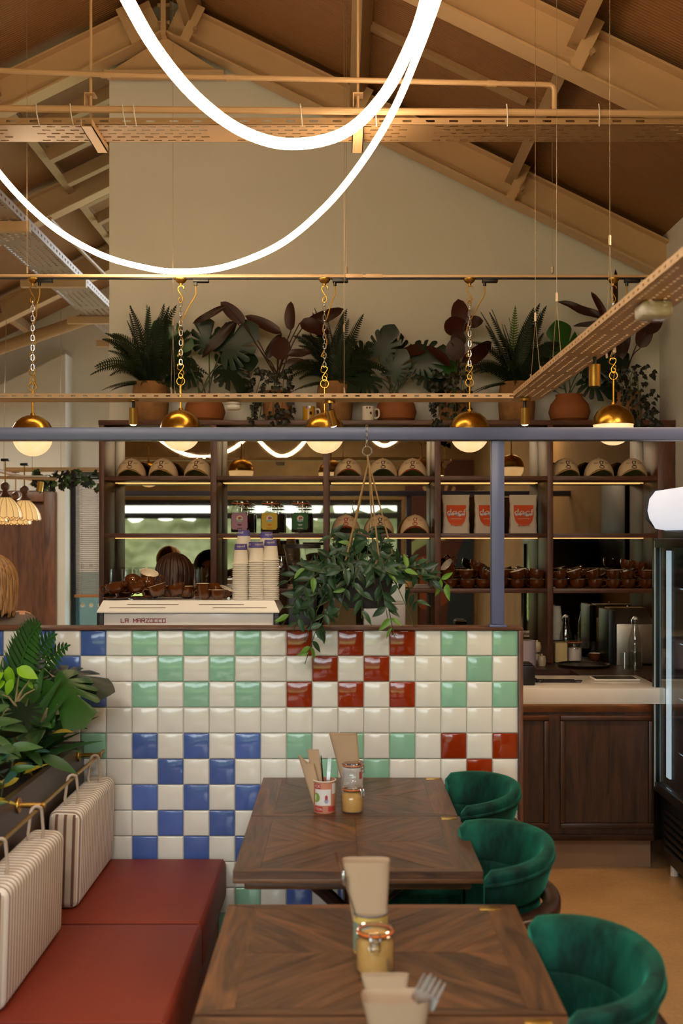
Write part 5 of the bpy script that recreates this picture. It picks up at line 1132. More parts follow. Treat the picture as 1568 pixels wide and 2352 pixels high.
for (px, py, dy, young) in STEMS:
    e = P(px, py, HD+dy)-o; 
    if py > 1430: e.y = min(e.y, -.03)
    s = Vector((max(-.09, min(.09, e.x*.3)), max(-.09, min(.06, e.y*.7)), .105)); top = s.lerp(e, .35)+Vector((0, -.01, .07 if e.z < .25 else .03)); pts = bez([s, top, s.lerp(e, .72)+Vector((0, -.012, .045 if e.z < s.z else 0)), e], 6)
    MB().tube(pts, .0017, 5).build('stem', M['stem'], t)
    n = max(6, int((e-s).length/.042)+3)
    for i in range(n):
        if nleaf >= 298: break
        f = .18+.82*(i+rr.random()*.5)/n; k = min(len(pts)-2, int(f*(len(pts)-1))); p = pts[k]; d = (pts[k+1]-pts[k]).normalized()
        for sd in ((-1, 1) if i % 3 == 0 else (rr.choice((-1, 1)),)):
            side = d.cross(Vector((0, -1, .2))).normalized()*sd; tip = d*.5+side*rr.uniform(.5, 1)+Vector((0, rr.uniform(-.5, .1), rr.uniform(-.45, .1)))
            yl = young and i > n-3 or rr.random() < .06
            me = LEAF['hanglight'] if yl else LEAF[rr.choice(('hang', 'hang', 'hang2'))]
            put_leaf(me, t, p, tip, rr.uniform(.045, .068), (rr.uniform(-.7, .7), -1, rr.uniform(.0, 1.1)), rr.uniform(-.4, .4)); nleaf += 1
# ================================================================ TABLES
def clip_poly(poly, n, c):
    """keep the part of a polygon where n.p <= c"""
    out = []
    for i in range(len(poly)):
        a, b = poly[i], poly[(i+1) % len(poly)]; da, db = a[0]*n[0]+a[1]*n[1]-c, b[0]*n[0]+b[1]*n[1]-c
        if da <= 0: out.append(a)
        if da*db < 0:
            t = da/(da-db); out.append((a[0]+(b[0]-a[0])*t, a[1]+(b[1]-a[1])*t))
    return out
TZ = .752
def table(x0, x1, y0, y1, label, clips=()):
    t = thing('dining_table', label, 'table', ((x0+x1)/2, (y0+y1)/2, 0), group='plank topped tables'); w, d = (x1-x0)/2, (y1-y0)/2; th = .034
    def plank(poly, ang, nm='plank', m=None, h=TZ):
        c = (sum(p[0] for p in poly)/len(poly), sum(p[1] for p in poly)/len(poly)); q = []
        for p in poly:
            dx, dy = p[0]-c[0], p[1]-c[1]; L = math.hypot(dx, dy); k = (L-.0007)/L; dx *= k; dy *= k
            q.append((dx*math.cos(-ang)-dy*math.sin(-ang), dx*math.sin(-ang)+dy*math.cos(-ang)))
        b = MB(); b.prism(q, -.02, 0); b.build(nm, m or M['tabx'], t, smooth=False, loc=(c[0], c[1], h+R.uniform(-.0004, .0003)), rot=(0, 0, ang))
    bd = .075; be = .028
    plank([(-w, -d), (-w+bd, -d+be), (-w+bd, d-be), (-w, d)], PI/2); plank([(w, -d), (w, d), (w-bd, d-be), (w-bd, -d+be)], PI/2)
    plank([(-w, -d), (w, -d), (w-bd, -d+be), (-w+bd, -d+be)], 0); plank([(-w, d), (-w+bd, d-be), (w-bd, d-be), (w, d)], 0)
    iw, idp = w-bd, d-be
    for sx in (-1, 1):
        for sy in (-1, 1):
            quad = [(0, 0), (sx*iw, 0), (sx*iw, sy*idp), (0, sy*idp)]
            if sx*sy < 0: quad = quad[::-1]
            ang = math.atan2(sy*idp, sx*iw)*1.0; dirv = (math.cos(ang), math.sin(ang)); nrm = (-dirv[1], dirv[0]); pr = [p[0]*nrm[0]+p[1]*nrm[1] for p in quad]; lo, hi = min(pr), max(pr); n = 5
            for i in range(n):
                a, b_ = lo+(hi-lo)*i/n, lo+(hi-lo)*(i+1)/n; q = clip_poly(clip_poly(quad, nrm, b_), (-nrm[0], -nrm[1]), -a)
                if len(q) >= 3: plank(q, ang)
    MB().box(-w+.004, w-.004, -d+.004, d-.004, TZ-.022, TZ-.012).build('underlay', M['hole'], t, smooth=False)
    for a in ((-w, w, -d, -d+.012), (-w, w, d-.012, d)): MB().rbox(a[0], a[1], a[2], a[3], TZ-th, TZ-.0205, .002).build('edge_band', M['tabedge'], t)
    for a in ((-w, -w+.012), (w-.012, w)): MB().rbox(a[0], a[1], -d+.0121, d-.0121, TZ-th, TZ-.0205, .002).build('edge_band', M['tabedgey'], t)
    MB().rbox(-w+.03, w-.03, -d+.02, d-.02, TZ-th-.024, TZ-th-.0005, .006).build('apron', M['tabedge'], t)
    for cx, cy_ in clips: MB().rbox(cx-.026, cx+.026, cy_-.011, cy_+.011, TZ-.004, TZ+.0025, .0012).build('brass_plate', M['brass2'], t)
    MB().tube([(0, 0, .02), (0, 0, TZ-th-.026)], .038, 16).build('pedestal', M['chairwood'], t)
    MB().lathe([(.04, .09), (.07, .06), (.2, .03), (.21, 0), (0, 0)], 28).build('base', M['blackmet'], t)
    b = MB()
    for s in (-1, 1): b.tube(bez([(s*.02, 0, TZ-th-.20), (s*.10, 0, TZ-th-.12), (s*.22, 0, TZ-th-.03)], 4), .022, 8)
    b.build('bracket', M['chairwood'], t)
table(-.303, .388, 3.605, 4.18, 'plank topped table against the tiled wall, holding the tin and stacked jars', ((.31, .267),))
table(-.303, .395, 3.0, 3.6, 'plank topped table pushed against the far table, its top empty', ((.31, .27),))
table(-.287, .44, 2.10, 2.73, 'plank topped table nearest the viewer, with a jar and two napkin holders', ((.295, .285),))
table(-.287, .44, 1.46, 2.09, 'plank topped table below the lower edge of the view', ((.3, .29),))

# ---------------------------------------------------------------- tins, napkins, cutlery, jars
def tin(loc, r, h, label, body, bands=(), rim='whitecard'):
    t = thing('tin_can', label, 'can', loc, group='tins on the tables'); b = MB(); b.lathe([(0, .002), (r*.96, 0), (r, .004), (r, h-.004), (r+.0015, h-.002), (r+.0015, h), (r-.0015, h), (r-.0015, .004), (0, .004)], 30); b.build('can_body', body, t)
    for z0, z1, a0, a1, m in bands:
        b = MB(); b.closed = False; b.lathe([(r+.0006, z0), (r+.0006, z1)], 22, a0=a0, a1=a1); b.build('label_print', m, t)
    b = MB(); b.lathe([(r-.001, h-.0035), (r+.0024, h-.002), (r+.0024, h+.001), (r-.001, h+.0012)], 30); b.build('rim', M[rim] if isinstance(rim, str) else rim, t); return t
def on_tin(t, txt, r, z, size, a, m, width=None):
    tx = text_mb(txt, size, width=width); tx.v = [Vector((math.cos(a+v.x/r)*(r+.0015), math.sin(a+v.x/r)*(r+.0015), z+v.y)) for v in tx.v]; tx.build('lettering', m, t, smooth=False)
def napkin(loc, w0, w1, h, lean, label, rotz=0, depth=.03, notch=0.0):
    """folded kraft napkin pocket, wider at the top"""
    b = MB(); lx, ly = lean
    def fn(u, v):
        a = 2*PI*u; ca, sa = math.cos(a), math.sin(a); e = .45; w = (w0+(w1-w0)*v)/2; x = math.copysign(abs(ca)**e, ca)*w; y = math.copysign(abs(sa)**e, sa)*depth*(.45+.25*v)
        return Vector((x+lx*v*h, y+ly*v*h, v*h*(1-notch*(x/w+1)*.5 if v > .9 else 1)))
    b.closed = False; b.grid(fn, 24, 8, True); o = b.build('napkin', M['paper'], None, ang=50); o.location = loc; o.rotation_euler = (0, 0, rotz); return tag(o, label, 'napkin', 'kraft napkins in the tins')
def knife(base, top, label, m):
    base, top = Vector(base), Vector(top); d = (top-base); b = MB(); b.tube([base, base+d*.3, base+d*.6, base+d*.95, top], [.004, .0055, .0075, .0065, .002], 8, flat=.35); tag(b.build('knife', m), label, 'knife')
def fork(base, top, label, tw=.011, side=(1, 0, 0)):
    base, top = Vector(base), Vector(top); d = (top-base).normalized(); L = (top-base).length; s = Vector(side); s = (s-d*s.dot(d)).normalized(); t = thing('fork', label, 'fork', base, group='forks in the tins')
    nn = d.cross(s)
    MB().tube([base, base+d*L*.55], .0032, 6).build('handle', M['cutlery'], t, world=True); b = MB(); sweep(b, base+d*L*.52, base+d*L*.72, tw*2, .0015, nn); b.build('shoulder', M['cutlery'], t, smooth=False, world=True)
    for k in range(4):
        q = s*(k-1.5)*tw*.52; MB().tube([base+d*L*.7+q, base+d*L*.86+q+nn*.003, top+q+nn*.006], [tw*.19, tw*.19, tw*.1], 6).build('tine', M['cutlery'], t, world=True)
ID = 3.66
pink = mat('pink_striped_label', '#c9866a', .6); redl = mat('red_label', '#b23a34', .6); whl = mat('white_label', '#dcd9d6', .5); lime = mat('green_pear_print', '#7f9a3e', .6)
c = P(744, 1800, ID); tp = (PX(745, ID), ID, TZ+.001); r1 = .0375; h1 = PZ(1791, ID)-TZ
F_ = -PI/2
t = tin(tp, r1, h1, 'pink and white labelled tin holding cutlery on the far table', pink, ((.028, h1*.76, F_-.95, F_+.62, whl), (h1*.77, h1*.93, F_-1.0, F_-.35, redl), (.006, .024, F_-1.0, F_-.15, redl), (.007, .024, F_+.35, F_+1.1, redl), (h1*.6, h1*.93, F_+.75, F_+1.3, whl)))
on_tin(t, 'ICK', r1, h1*.85, .014, F_-.64, M['whitecard'], .020); on_tin(t, 'TTON', r1, .015, .011, F_-.55, M['whitecard'], .026)
for a, z, rx, rzr, m in ((F_-.75, h1*.5, .013, .016, lime), (F_+.18, h1*.5, .005, .009, redl), (F_+.18, h1*.40, .007, .008, mat('blue_grey_print', '#9aa0b8', .6))):
    b = MB(); b.closed = False; n = 14; b.add([(math.cos(a+math.cos(2*PI*i/n)*rx/r1)*(r1+.0013), math.sin(a+math.cos(2*PI*i/n)*rx/r1)*(r1+.0013), z+math.sin(2*PI*i/n)*rzr) for i in range(n)], [tuple(range(n))]); b.build('label_print', m, t, smooth=False)
def at(px, py, d): return P(px, py, d)
napkin((tp[0]-.012, ID, TZ+.006), .04, .046, .185, (-.30, .02), 'creased kraft napkin leaning left in the pink tin', depth=.02, notch=.2)
napkin((tp[0]-.008, ID+.014, TZ+.006), .036, .04, .20, (-.16, .03), 'taller kraft napkin at the back of the pink tin', depth=.014)
knife((tp[0]+.002, ID-.012, TZ+.008), at(737, 1734, ID), 'dark bladed knife standing in the pink tin', mat('dark_steel_blade', '#241d1c', .25, metal=.8))
fork((tp[0]+.006, ID+.006, TZ+.01), at(757, 1740, ID+.02), 'fork standing at the right of the pink tin', .006); fork((tp[0]-.012, ID+.02, TZ+.01), at(716, 1733, ID+.03), 'fork half inside the leaning napkin, pink tin', .005)
jx = PX(809, ID); jr = .0365; jh = .085
clip_jar((jx, ID, TZ+.001), jr, jh, .82, M['sugar'], 'lower clip-top jar of brown sugar with orange seal, far table', 'stacked sugar jars', rot=1.05, seal=True)
clip_jar((jx+.001, ID, TZ+.003+jh), jr, .078, .0, M['whitesugar'], 'upper clip-top jar stacked on the sugar jar, far table', 'stacked sugar jars', rot=1.0, seal=True)
z2 = TZ+.002; D2 = ID+.13; r2 = .0385; x2 = PX(808, D2); h2 = PZ(1752, D2)-TZ
t = tin((x2, D2, z2), r2, h2, 'white tin with a blue rim behind the stacked jars', whl, ((h2*.55, h2*.85, F_-.9, F_+.2, mat('pale_label', '#cfcbc9', .6)), (h2*.62, h2*.8, F_+.7, F_+1.1, redl)), rim=mat('blue_rim', '#3d4f8c', .4))
napkin((x2, D2, TZ+.06), .066, .098, PZ(1686, D2)-TZ-.06, (-.17, .0), 'wide kraft napkin standing in the white tin', depth=.035); fork((x2-.01, D2+.02, TZ+.01), at(776, 1681, D2+.03), 'fork tip showing behind the wide napkin', .005)
# front table
D3 = 2.42; x3 = PX(850, D3); r3 = .039; h3 = PZ(2093, D3)-TZ
t = tin((x3, D3, TZ+.001), r3, h3, 'yellow labelled tin with a silver rim on the front table', mat('yellow_tin_label', '#d8b964', .6, var=.08, vscale=20), ((h3*.45, h3*.82, F_-.55, F_-.0, mat('pale_blue_print', '#8fb6b0', .6)), (h3*.1, h3*.8, F_-1.4, F_-.6, mat('grey_green_print', '#7d8c78', .6)), (.006, h3*.3, F_-1.2, F_+1.2, mat('ochre_print', '#c4893f', .6))), rim=mat('silver_rim', '#b9b9c0', .25, metal=.8))
napkin((x3+.0, D3, TZ+.05), .072, .107, PZ(1975, D3)-TZ-.05, (-.06, .0), 'tall kraft napkin standing in the yellow tin', depth=.035)
t = thing('spoon', 'spoon standing at the left of the yellow tin', 'spoon', (x3-.03, D3, TZ+.05)); MB().tube([(x3-.02, D3-.02, TZ+.05), at(786, 2010, D3-.02), at(770, 1956, D3-.02)], [.004, .0045, .005], 8, flat=.4).build('handle', M['chrome'], t, world=True); b = MB(); b.sphere(at(789, 2018, D3-.03), .013, 12, 8, (.45, .3, 1.3)); b.build('bowl', M['chrome'], t, world=True)
D4 = 2.31; clip_jar((PX(861, D4), D4, TZ+.001), .041, .094, .84, M['sugar'], 'clip-top jar of brown sugar with orange seal, front table', rot=-.02, seal=True)
D5 = 1.98; x5 = PX(912, D5); t = tin((x5, D5, TZ+.001), .034, .062, 'tin holding a napkin and forks at the lower edge of the view', pink)
napkin((x5, D5-.012, TZ+.005), .09, .125, PZ(2262, D5)-TZ-.02, (-.04, 0), 'kraft napkin at the lower edge of the view, nearest', depth=.05, notch=-.0)
napkin((x5-.014, D5+.03, TZ+.02), .05, .09, PZ(2238, D5+.03)-TZ-.02, (-.08, 0), 'folded kraft napkin behind the nearest napkin', depth=.012)
fork((x5+.022, D5-.005, TZ+.02), at(1004, 2250, D5-.02), 'large fork leaning right of the nearest napkin', .019, side=(.8, -.3, -.5)); fork((x5+.015, D5+.02, TZ+.02), at(985, 2245, D5+.01), 'second fork leaning right behind the large one', .014, side=(.8, -.3, -.5))
knife((x5, D5+.03, TZ+.02), at(890, 2200, D5+.05), 'knife standing behind the nearest napkin', M['stainless'])

# ================================================================ CHAIRS
def make_chair():
    t = thing('tub_chair', '', 'chair', (0, 0, 0), group='green velvet tub chairs'); A = math.radians(100)
    def ang(u): return (u*2-1)*A
    def rim(a): return .822-.025*(abs(a)/A)**2
    def shell(z0, z1f, r0, r1, th, name, seg=36):
        b = MB(); prof = []                              # closed cross-section swept around the back
        n = 14
        for k in range(n):
            q = 2*PI*k/n; prof.append((math.cos(q), math.sin(q)))
        def fn(u, v):
            a = ang(u); z1 = z1f(a); k = v*2*PI; c, s_ = math.cos(k), math.sin(k); e = .5
            px = math.copysign(abs(c)**e, c); pz = math.copysign(abs(s_)**(.7), s_); f = (pz+1)/2; r = r0+(r1-r0)*f+px*th*(1+.25*f)
            end = min(1, (1-abs(u*2-1))/.035); zz = z0+(z1-z0)*f
            return Vector((math.cos(a)*r*.74, math.sin(a)*r*1.0, zz-(1-end)*.02*f))
        b.grid(fn, seg, 2*n+1); 
        for u in (0, 1): b.add([fn(u, j/(2*n)) for j in range(2*n)], [tuple(range(2*n))])
        return b.build(name, M['velvet'], t, ang=60)
    shell(.688, rim, .212, .252, .024, 'backrest')
    b = MB(); pts = [(math.cos(ang(i/30))*.271*.74, math.sin(ang(i/30))*.271, rim(ang(i/30))-.032) for i in range(31)]; b.tube(pts, .0045, 6); b.build('piping', M['velvet'], t)
    shell(.40, lambda a: .625, .205, .208, .018, 'lower_back')
    shell(.45, lambda a: .70, .198, .205, .014, 'inner_back')
    b = MB()
    def rl(u, v):
        a = ang(u)*1.0; k = v*2*PI; c, s_ = math.cos(k), math.sin(k); px = math.copysign(abs(c)**.4, c); pz = math.copysign(abs(s_)**.5, s_); r = .262+px*.033; return Vector((math.cos(a)*r*.74, math.sin(a)*r, .655+pz*.02))
    b.grid(rl, 36, 17)
    for u in (0, 1): b.add([rl(u, j/16) for j in range(16)], [tuple(range(16))])
    b.build('arm_rail', M['chairwood'], t, ang=50)
    b = MB(); b.rbox(-.29, .13, -.2, .2, .40, .485, .035, 4); b.build('seat', M['velvet'], t, ang=60)
    MB().rbox(-.27, .12, -.19, .19, .36, .399, .006).build('seat_frame', M['chairwood'], t)
    for sx, sy in ((1, 1), (1, -1)):
        x, y = .14, sy*.18; MB().tube([(x, y, .63), (x+.005, y*1.02, .4), (x+.035, y*1.08, 0)], [.021, .02, .013], 10).build('leg', M['chairwood'], t)
    for sy in (1, -1): MB().tube([(-.24, sy*.18, .37), (-.265, sy*.195, 0)], [.02, .013], 10).build('leg', M['chairwood'], t)
    return t
ch = make_chair(); ch['label'] = 'green velvet tub chair farthest from the viewer, by the tiled wall'; ch.location = (.425, 3.79, 0)
dup(ch, (.405, 3.10, 0), .02, 'green velvet tub chair in the middle, at the second table')
dup(ch, (.462, 2.25, 0), -.03, 'green velvet tub chair nearest the viewer, lower right corner')

# ================================================================ BANQUETTE
t = thing('banquette', 'rust red leather bench along the planter', 'bench', (-.72, 3.4, 0)); sx0, sx1 = -.99, -.447
MB().box(sx0, sx1-.03, 1.9, 4.185, 0, .28).build('plinth', M['leather'], t, smooth=False, world=True)
def seat(y0, y1):
    b = MB(); bm = bmesh.new(); bmesh.ops.create_cube(bm, size=1)
    for v in bm.verts: v.co = Vector(((sx0+sx1)/2+v.co.x*(sx1-sx0), (y0+y1)/2+v.co.y*(y1-y0), .36+v.co.z*.16))
    bmesh.ops.bevel(bm, geom=bm.edges[:], offset=.022, segments=3, profile=.5, affect='EDGES'); bm.verts.index_update()
    b.add([v.co.copy() for v in bm.verts], [[v.index for v in f.verts] for f in bm.faces]); bm.free(); s = b.build('seat_cushion', M['leather'], t, world=True)
    MB().tube([(sx1-.013, y0+.015, .4375), (sx1-.013, y1-.015, .4375)], .0018, 6).build('piping', M['leather'], s, world=True); MB().tube([(sx0+.03, y0+.006, .436), (sx1-.015, y0+.006, .436)], .0018, 6).build('piping', M['leather'], s, world=True)
seat(3.472, 4.186); seat(2.755, 3.47); seat(2.03, 2.753)
MB().box(sx0, sx1-.012, 1.9, 4.185, .2805, .285).build('seat_board', M['blackmet'], t, smooth=False, world=True)
# back cushions hung from the brass rail
def cushion(y0, y1, label):
    t = thing('back_cushion', label, 'cushion', (-.935, (y0+y1)/2, .441), group='striped back cushions'); hy = (y1-y0)/2; b = MB()
    b.cur = 0; b.rbox(-.055, .055, -hy, hy, 0, .325, .028, 4)
    for i, v in enumerate(b.v):                           # soft fullness
        f = (1-(v.y/hy)**2)*(1-((v.z-.16)/.17)**2); b.v[i] = v+Vector((math.copysign(.012*max(0, f), v.x), 0, .006*(1-(v.y/hy)**2) if v.z > .2 else 0))
    me = b.mesh('cushion', [M['ticking'], M['tickside']]); 
    for p in me.polygons:
        if abs(p.normal.y) > .75: p.material_index = 1
    o = link('cushion_body', me, t); o.rotation_euler = (0, .03, 0)
    for y in (-hy*.62, hy*.55):
        q = MB(); L = .855-.441; q.tube([(.022, y+.012, .315), (.028, y+.012, .345)]+[(.010+.0125*math.cos(a), y+.012-.024*a/PI, L+.0125*math.sin(a)) for a in [PI*i/8 for i in range(9)]]+[(-.012, y-.012, .345), (-.006, y-.012, .315)], .005, 8); q.build('strap_loop', mat('cream_cord', '#b9a795', .9), t)
    q = MB(); q.tube([(.052, -hy+.03, .312), (.052, hy-.03, .312)], .0024, 6); q.build('piping', M['ticking'], t)
cushion(3.59, 4.165, 'striped back cushion next to the tiled wall'); cushion(2.80, 3.40, 'striped back cushion nearest the viewer at the left edge')
t = thing('brass_rail', 'brass hanging rail with standoffs above the striped cushions', 'rail', (-.925, 3.3, .855)); MB().tube([(-.925, 1.9, .855), (-.925, 4.19, .855)], .0058, 10).build('rod', M['brass2'], t, world=True)
for y in (4.1, 3.33, 2.5): MB().tube([(-.998, y, .855), (-.915, y, .855)], .0085, 10).build('standoff', M['brass2'], t, world=True); MB().lathe([(0, .006), (.023, .005), (.024, 0), (0, 0)], 20, M4=Matrix.Translation((-.999, y, .855)) @ Matrix.Rotation(PI/2, 4, 'Y')).build('rose', M['brass2'], t, world=True)
# ---------------------------------------------------------------- planter
PZT = .893
t = thing('planter', 'long dark planter box behind the bench, full of plants', 'planter', (-1.2, 3.2, 0))
MB().rbox(-1.024, -1.0, 1.9, 4.186, 0, PZT, .002).build('front_board', M['planter'], t, world=True); MB().rbox(-1.42, -1.396, 1.9, 4.186, 0, PZT, .002).build('rear_board', M['planter'], t, world=True)
MB().rbox(-1.395, -1.025, 4.162, 4.186, 0, PZT-.001, .002).build('end_board', M['planter'], t, world=True); MB().rbox(-1.395, -1.025, 1.9, 1.924, 0, PZT-.001, .002).build('end_board', M['planter'], t, world=True)
MB().box(-1.394, -1.026, 1.925, 4.161, .5, PZT-.05).build('soil', M['soil'], t, smooth=False, world=True)
rr = random.Random(8); SZL = PZT-.052
def pthing(name, label, x, y): return thing(name, label, 'plant', (x, y, SZL), group='plants in the long planter')
# monstera with two big leaves
t = pthing('monstera', 'big green monstera leaning over the planter against the tiles', -1.14, 3.95); o = t.location
for bx, by, ex, ey, d0, d1, kind, face in ((118, 1558, 178, 1640, 3.95, 3.78, 'bigmon', (.25, -1, .55)), (112, 1552, 262, 1572, 3.98, 3.98, 'mon2', (.0, -.55, 1)), (60, 1620, 20, 1690, 3.7, 3.6, 'mon', (-.2, -1, .6)), (80, 1540, 30, 1490, 3.95, 3.95, 'mon', (-.2, -1, .6))):
    b_ = P(bx, by, d0)-o; e = P(ex, ey, d1)-o; L = (e-b_).length*(1.08 if kind == 'bigmon' else 1.0); q = put_leaf(LEAF[kind], t, b_, e-b_, L, face); MB().tube(bez([Vector((rr.uniform(-.03, .03), 0, 0)), b_*.5+Vector((0, 0, .12)), b_], 6), .004, 6).build('stalk', M['stem'], t)
# feathery palm at the top left
t = pthing('palm', 'feathery fern at the upper left of the planter', -1.24, 4.0); o = t.location
for i in range(13):
    a = rr.uniform(-.9, .9) if i % 2 else PI+rr.uniform(-.9, .9); a = -abs(a) if math.sin(a) > .2 else a; q = link('frond', frond_mesh('frond', M['planterleaf'], .5, .9, .3, .16, 20) if i == 0 else FR0, t, (0, 0, 0), (rr.uniform(-.1, .1), rr.uniform(-.1, .1), a)); FR0 = q.data if i == 0 else FR0; s = rr.uniform(.7, .92); q.scale = (s*.5, s*.6, s)
# lime leaves and a twiggy shrub
t = pthing('lime_shrub', 'bright lime leaves on pale twigs at the left of the planter', -1.17, 3.75); o = t.location
f = Vector((.02, 0, 0)); k1 = P(35, 1620, 3.75)-o
MB().tube(bez([f, P(37, 1690, 3.75)-o, k1], 5), .006, 6).build('branch', M['twig'], t)
for ex, ey in ((5, 1595), (55, 1580), (45, 1545), (80, 1583), (0, 1650), (70, 1560)): MB().tube([k1, k1.lerp(P(ex, ey, 3.75)-o, .5)+Vector((0, 0, .01)), P(ex, ey, 3.75)-o], [.004, .003, .002], 5).build('branch', M['twig'], t)
for px, py, L in ((20, 1530, .075), (38, 1535, .08), (8, 1545, .07), (30, 1560, .06), (-5, 1530, .07), (12, 1565, .055), (66, 1565, .03)):
    a = rr.uniform(-PI, 0); put_leaf(LEAF['lime'], t, P(px, py, 3.75+rr.uniform(-.04, .04))-o, (math.cos(a), -.2, math.sin(a)), L, (rr.uniform(-.5, .5), -1, .7))
# strappy plant
t = pthing('strap_leaf_plant', 'dark strap leaved plant arching towards the tiled wall', -1.13, 3.85); o = t.location
for ex, ey, w in ((212, 1708, 1), (170, 1690, .8), (180, 1650, 1.2), (60, 1560, 1), (90, 1575, 1), (20, 1640, 1), (40, 1700, 1), (130, 1640, 1.3), (150, 1668, 1.2), (0, 1600, 1), (75, 1620, 1)):
    e = P(ex, ey, 3.84+rr.uniform(-.1, .02))-o; q = put_leaf(LEAF['strap'], t, Vector((rr.uniform(-.02, .02), rr.uniform(-.02, .02), .0)), e+Vector((0, 0, .12)), e.length*1.05, (0, -.4, 1), wx=w*1.2)
# low mixed foliage
for nm, lab, kind, n, Lr, yr in (('peperomia', 'round blue-green leaves along the planter edge', 'oval', 30, (.045, .075), (2.7, 4.1)), ('ground_cover', 'dense dark foliage filling the planter', 'pl', 170, (.08, .15), (2.6, 4.12)), ('croton', 'yellow edged leaves low in the planter', 'yellow', 24, (.07, .13), (2.7, 3.9))):
    t = pthing(nm, lab, -1.2, 3.4); o = t.location
    for i in range(n):
        y = rr.uniform(*yr); x = rr.uniform(-1.36, -1.03) if kind == 'pl' else rr.uniform(-1.15, -1.02); z = PZT+(rr.uniform(0, .30) if kind == 'pl' else rr.uniform(-.02, .1)); 
        if kind == 'pl': z = PZT+rr.uniform(0, .26)*(.5+.5*(-1.03-x)/.33)
        a = rr.uniform(0, 2*PI); p = Vector((x, y, z))-o; tip = Vector((math.cos(a)*.8+.35, math.sin(a)*.8-.25, rr.uniform(-.3, .7))); put_leaf(LEAF[kind], t, p, tip, rr.uniform(*Lr), (.3, -.6, 1), rr.uniform(-.5, .5))
        if i % 5 == 0: MB().tube([Vector((p.x*.9, p.y, 0)), p], .0025, 5).build('stem', M['stem'], t)

# ================================================================ DISPLAY FRIDGE
FX, FY0, FY1 = 1.60, 4.75, 5.43
t = thing('display_fridge', 'black glass-door drinks fridge with a lit header at the right edge', 'fridge', ((FX+XR)/2, 5.1, 0)); xb = XR-.02; zb, zh = .44, PZ(1228, 5.43)
for a in ((FX+.03, xb, FY1-.04, FY1), (FX+.03, xb, FY0, FY0+.04)): MB().rbox(a[0], a[1], a[2], a[3], .09, zh+.02, .004).build('side_wall', M['blackmet'], t, world=True)
MB().rbox(xb-.04, xb, FY0+.041, FY1-.041, .09, zh, .003).build('back_wall', mat('pale_fridge_liner', '#9aa4a8', .4), t, world=True)
MB().rbox(FX+.02, xb, FY0, FY1, zh-.03, zh+.02, .004).build('top', M['blackmet'], t, world=True)
MB().rbox(FX+.01, xb-.041, FY0+.0, FY1, .08, zb-.03, .004).build('machine_case', M['blackmet'], t, world=True)
for i in range(6):
    z = .14+i*.036; MB().rbox(FX-.003, FX+.009, FY0+.06, FY1-.09, z, z+.02, .003).build('vent_louvre', M['black'], t, world=True)
d = MB().rbox(FX-.035, FX+.005, FY1-.04, FY1, zb-.02, zh-.02, .003).build('door', M['blackmet'], t, world=True)
MB().rbox(FX-.035, FX+.005, FY0, FY0+.04, zb-.02, zh-.02, .003).build('door_frame', M['blackmet'], d, world=True); MB().rbox(FX-.035, FX+.005, FY0+.041, FY1-.041, zb-.02, zb+.025, .003).build('door_frame', M['blackmet'], d, world=True); MB().rbox(FX-.035, FX+.005, FY0+.041, FY1-.041, zh-.065, zh-.02, .003).build('door_frame', M['blackmet'], d, world=True)
MB().box(FX-.02, FX-.014, FY0+.042, FY1-.042, zb+.026, zh-.066).build('pane', clear('fridge_glass', (.8, .86, .87), rough=.08), d, smooth=False, world=True)
MB().box(FX-.037, FX-.03, FY1-.047, FY1-.041, zb, zh-.03).build('gasket', mat('pale_aluminium', '#9fb0ae', .35, metal=.3), d, smooth=False, world=True)
MB().tube([(FX-.05, FY0+.06, .9), (FX-.05, FY0+.06, 1.4)], .01, 8).build('door_handle', M['chrome'], d, world=True)
for y in (FY1-.065, ): MB().box(FX+.02, FX+.03, y-.045, y+.01, zb+.05, zh-.08).build('led_strip', M['fridgeglow'], t, smooth=False, world=True)
for k in range(4):
    z = .62+k*.27; MB().box(FX+.06, xb-.05, FY0+.05, FY1-.05, z, z+.006).build('wire_shelf', M['chrome'], t, smooth=False, world=True)
hd = MB(); zt = PZ(1128, 5.43)
pr = [(FX+.03, zh+.021), (FX-.02, zh+.03), (FX-.05, zh+.08), (FX-.06, zh+.12), (FX-.05, zt-.04), (FX-.02, zt), (FX+.06, zt)]
hd.prism(pr, -FY0, -FY1+.008, Matrix.Rotation(PI/2, 4, 'X')); hd.build('lit_header', M['lightbox'], t, world=True, ang=50)
hd = MB(); hd.prism([(FX+.0, zh+.02), (FX-.066, zh+.08), (FX-.072, zh+.12), (FX-.066, zt-.03), (FX-.03, zt+.008), (FX+.06, zt+.008), (FX+.06, zt-.002), (FX-.02, zt-.0)]+[(FX-.052, zt-.04), (FX-.061, zh+.12), (FX-.052, zh+.08), (FX-.02, zh+.03)], -FY1+.007, -FY1, Matrix.Rotation(PI/2, 4, 'X')); hd.build('header_trim', M['black'], t, smooth=False, world=True)
for y in (FY0+.06, FY1-.06):
    for x in (FX+.06, xb-.06): MB().tube([(x, y, 0), (x, y, .081)], .02, 10).build('foot', M['sensor'], t, world=True)
# bottles and cans inside
for k in range(4):
    for j in range(5):
        y = FY0+.1+j*.105; z = .627+k*.27; m = mat('drink_%d' % ((j+k) % 3), ['#7d2b23', '#2d5a4a', '#b08a3a'][(j+k) % 3], .3)
        b = MB(); b.lathe([(0, 0), (.03, 0), (.032, .01), (.032, .11), (.012, .16), (.012, .19), (0, .19)], 14); tag(b.build('drink_bottle', m, None, loc=(FX+.12, y, z)), 'drink bottle on a shelf inside the display fridge', 'bottle', 'drinks in the fridge')
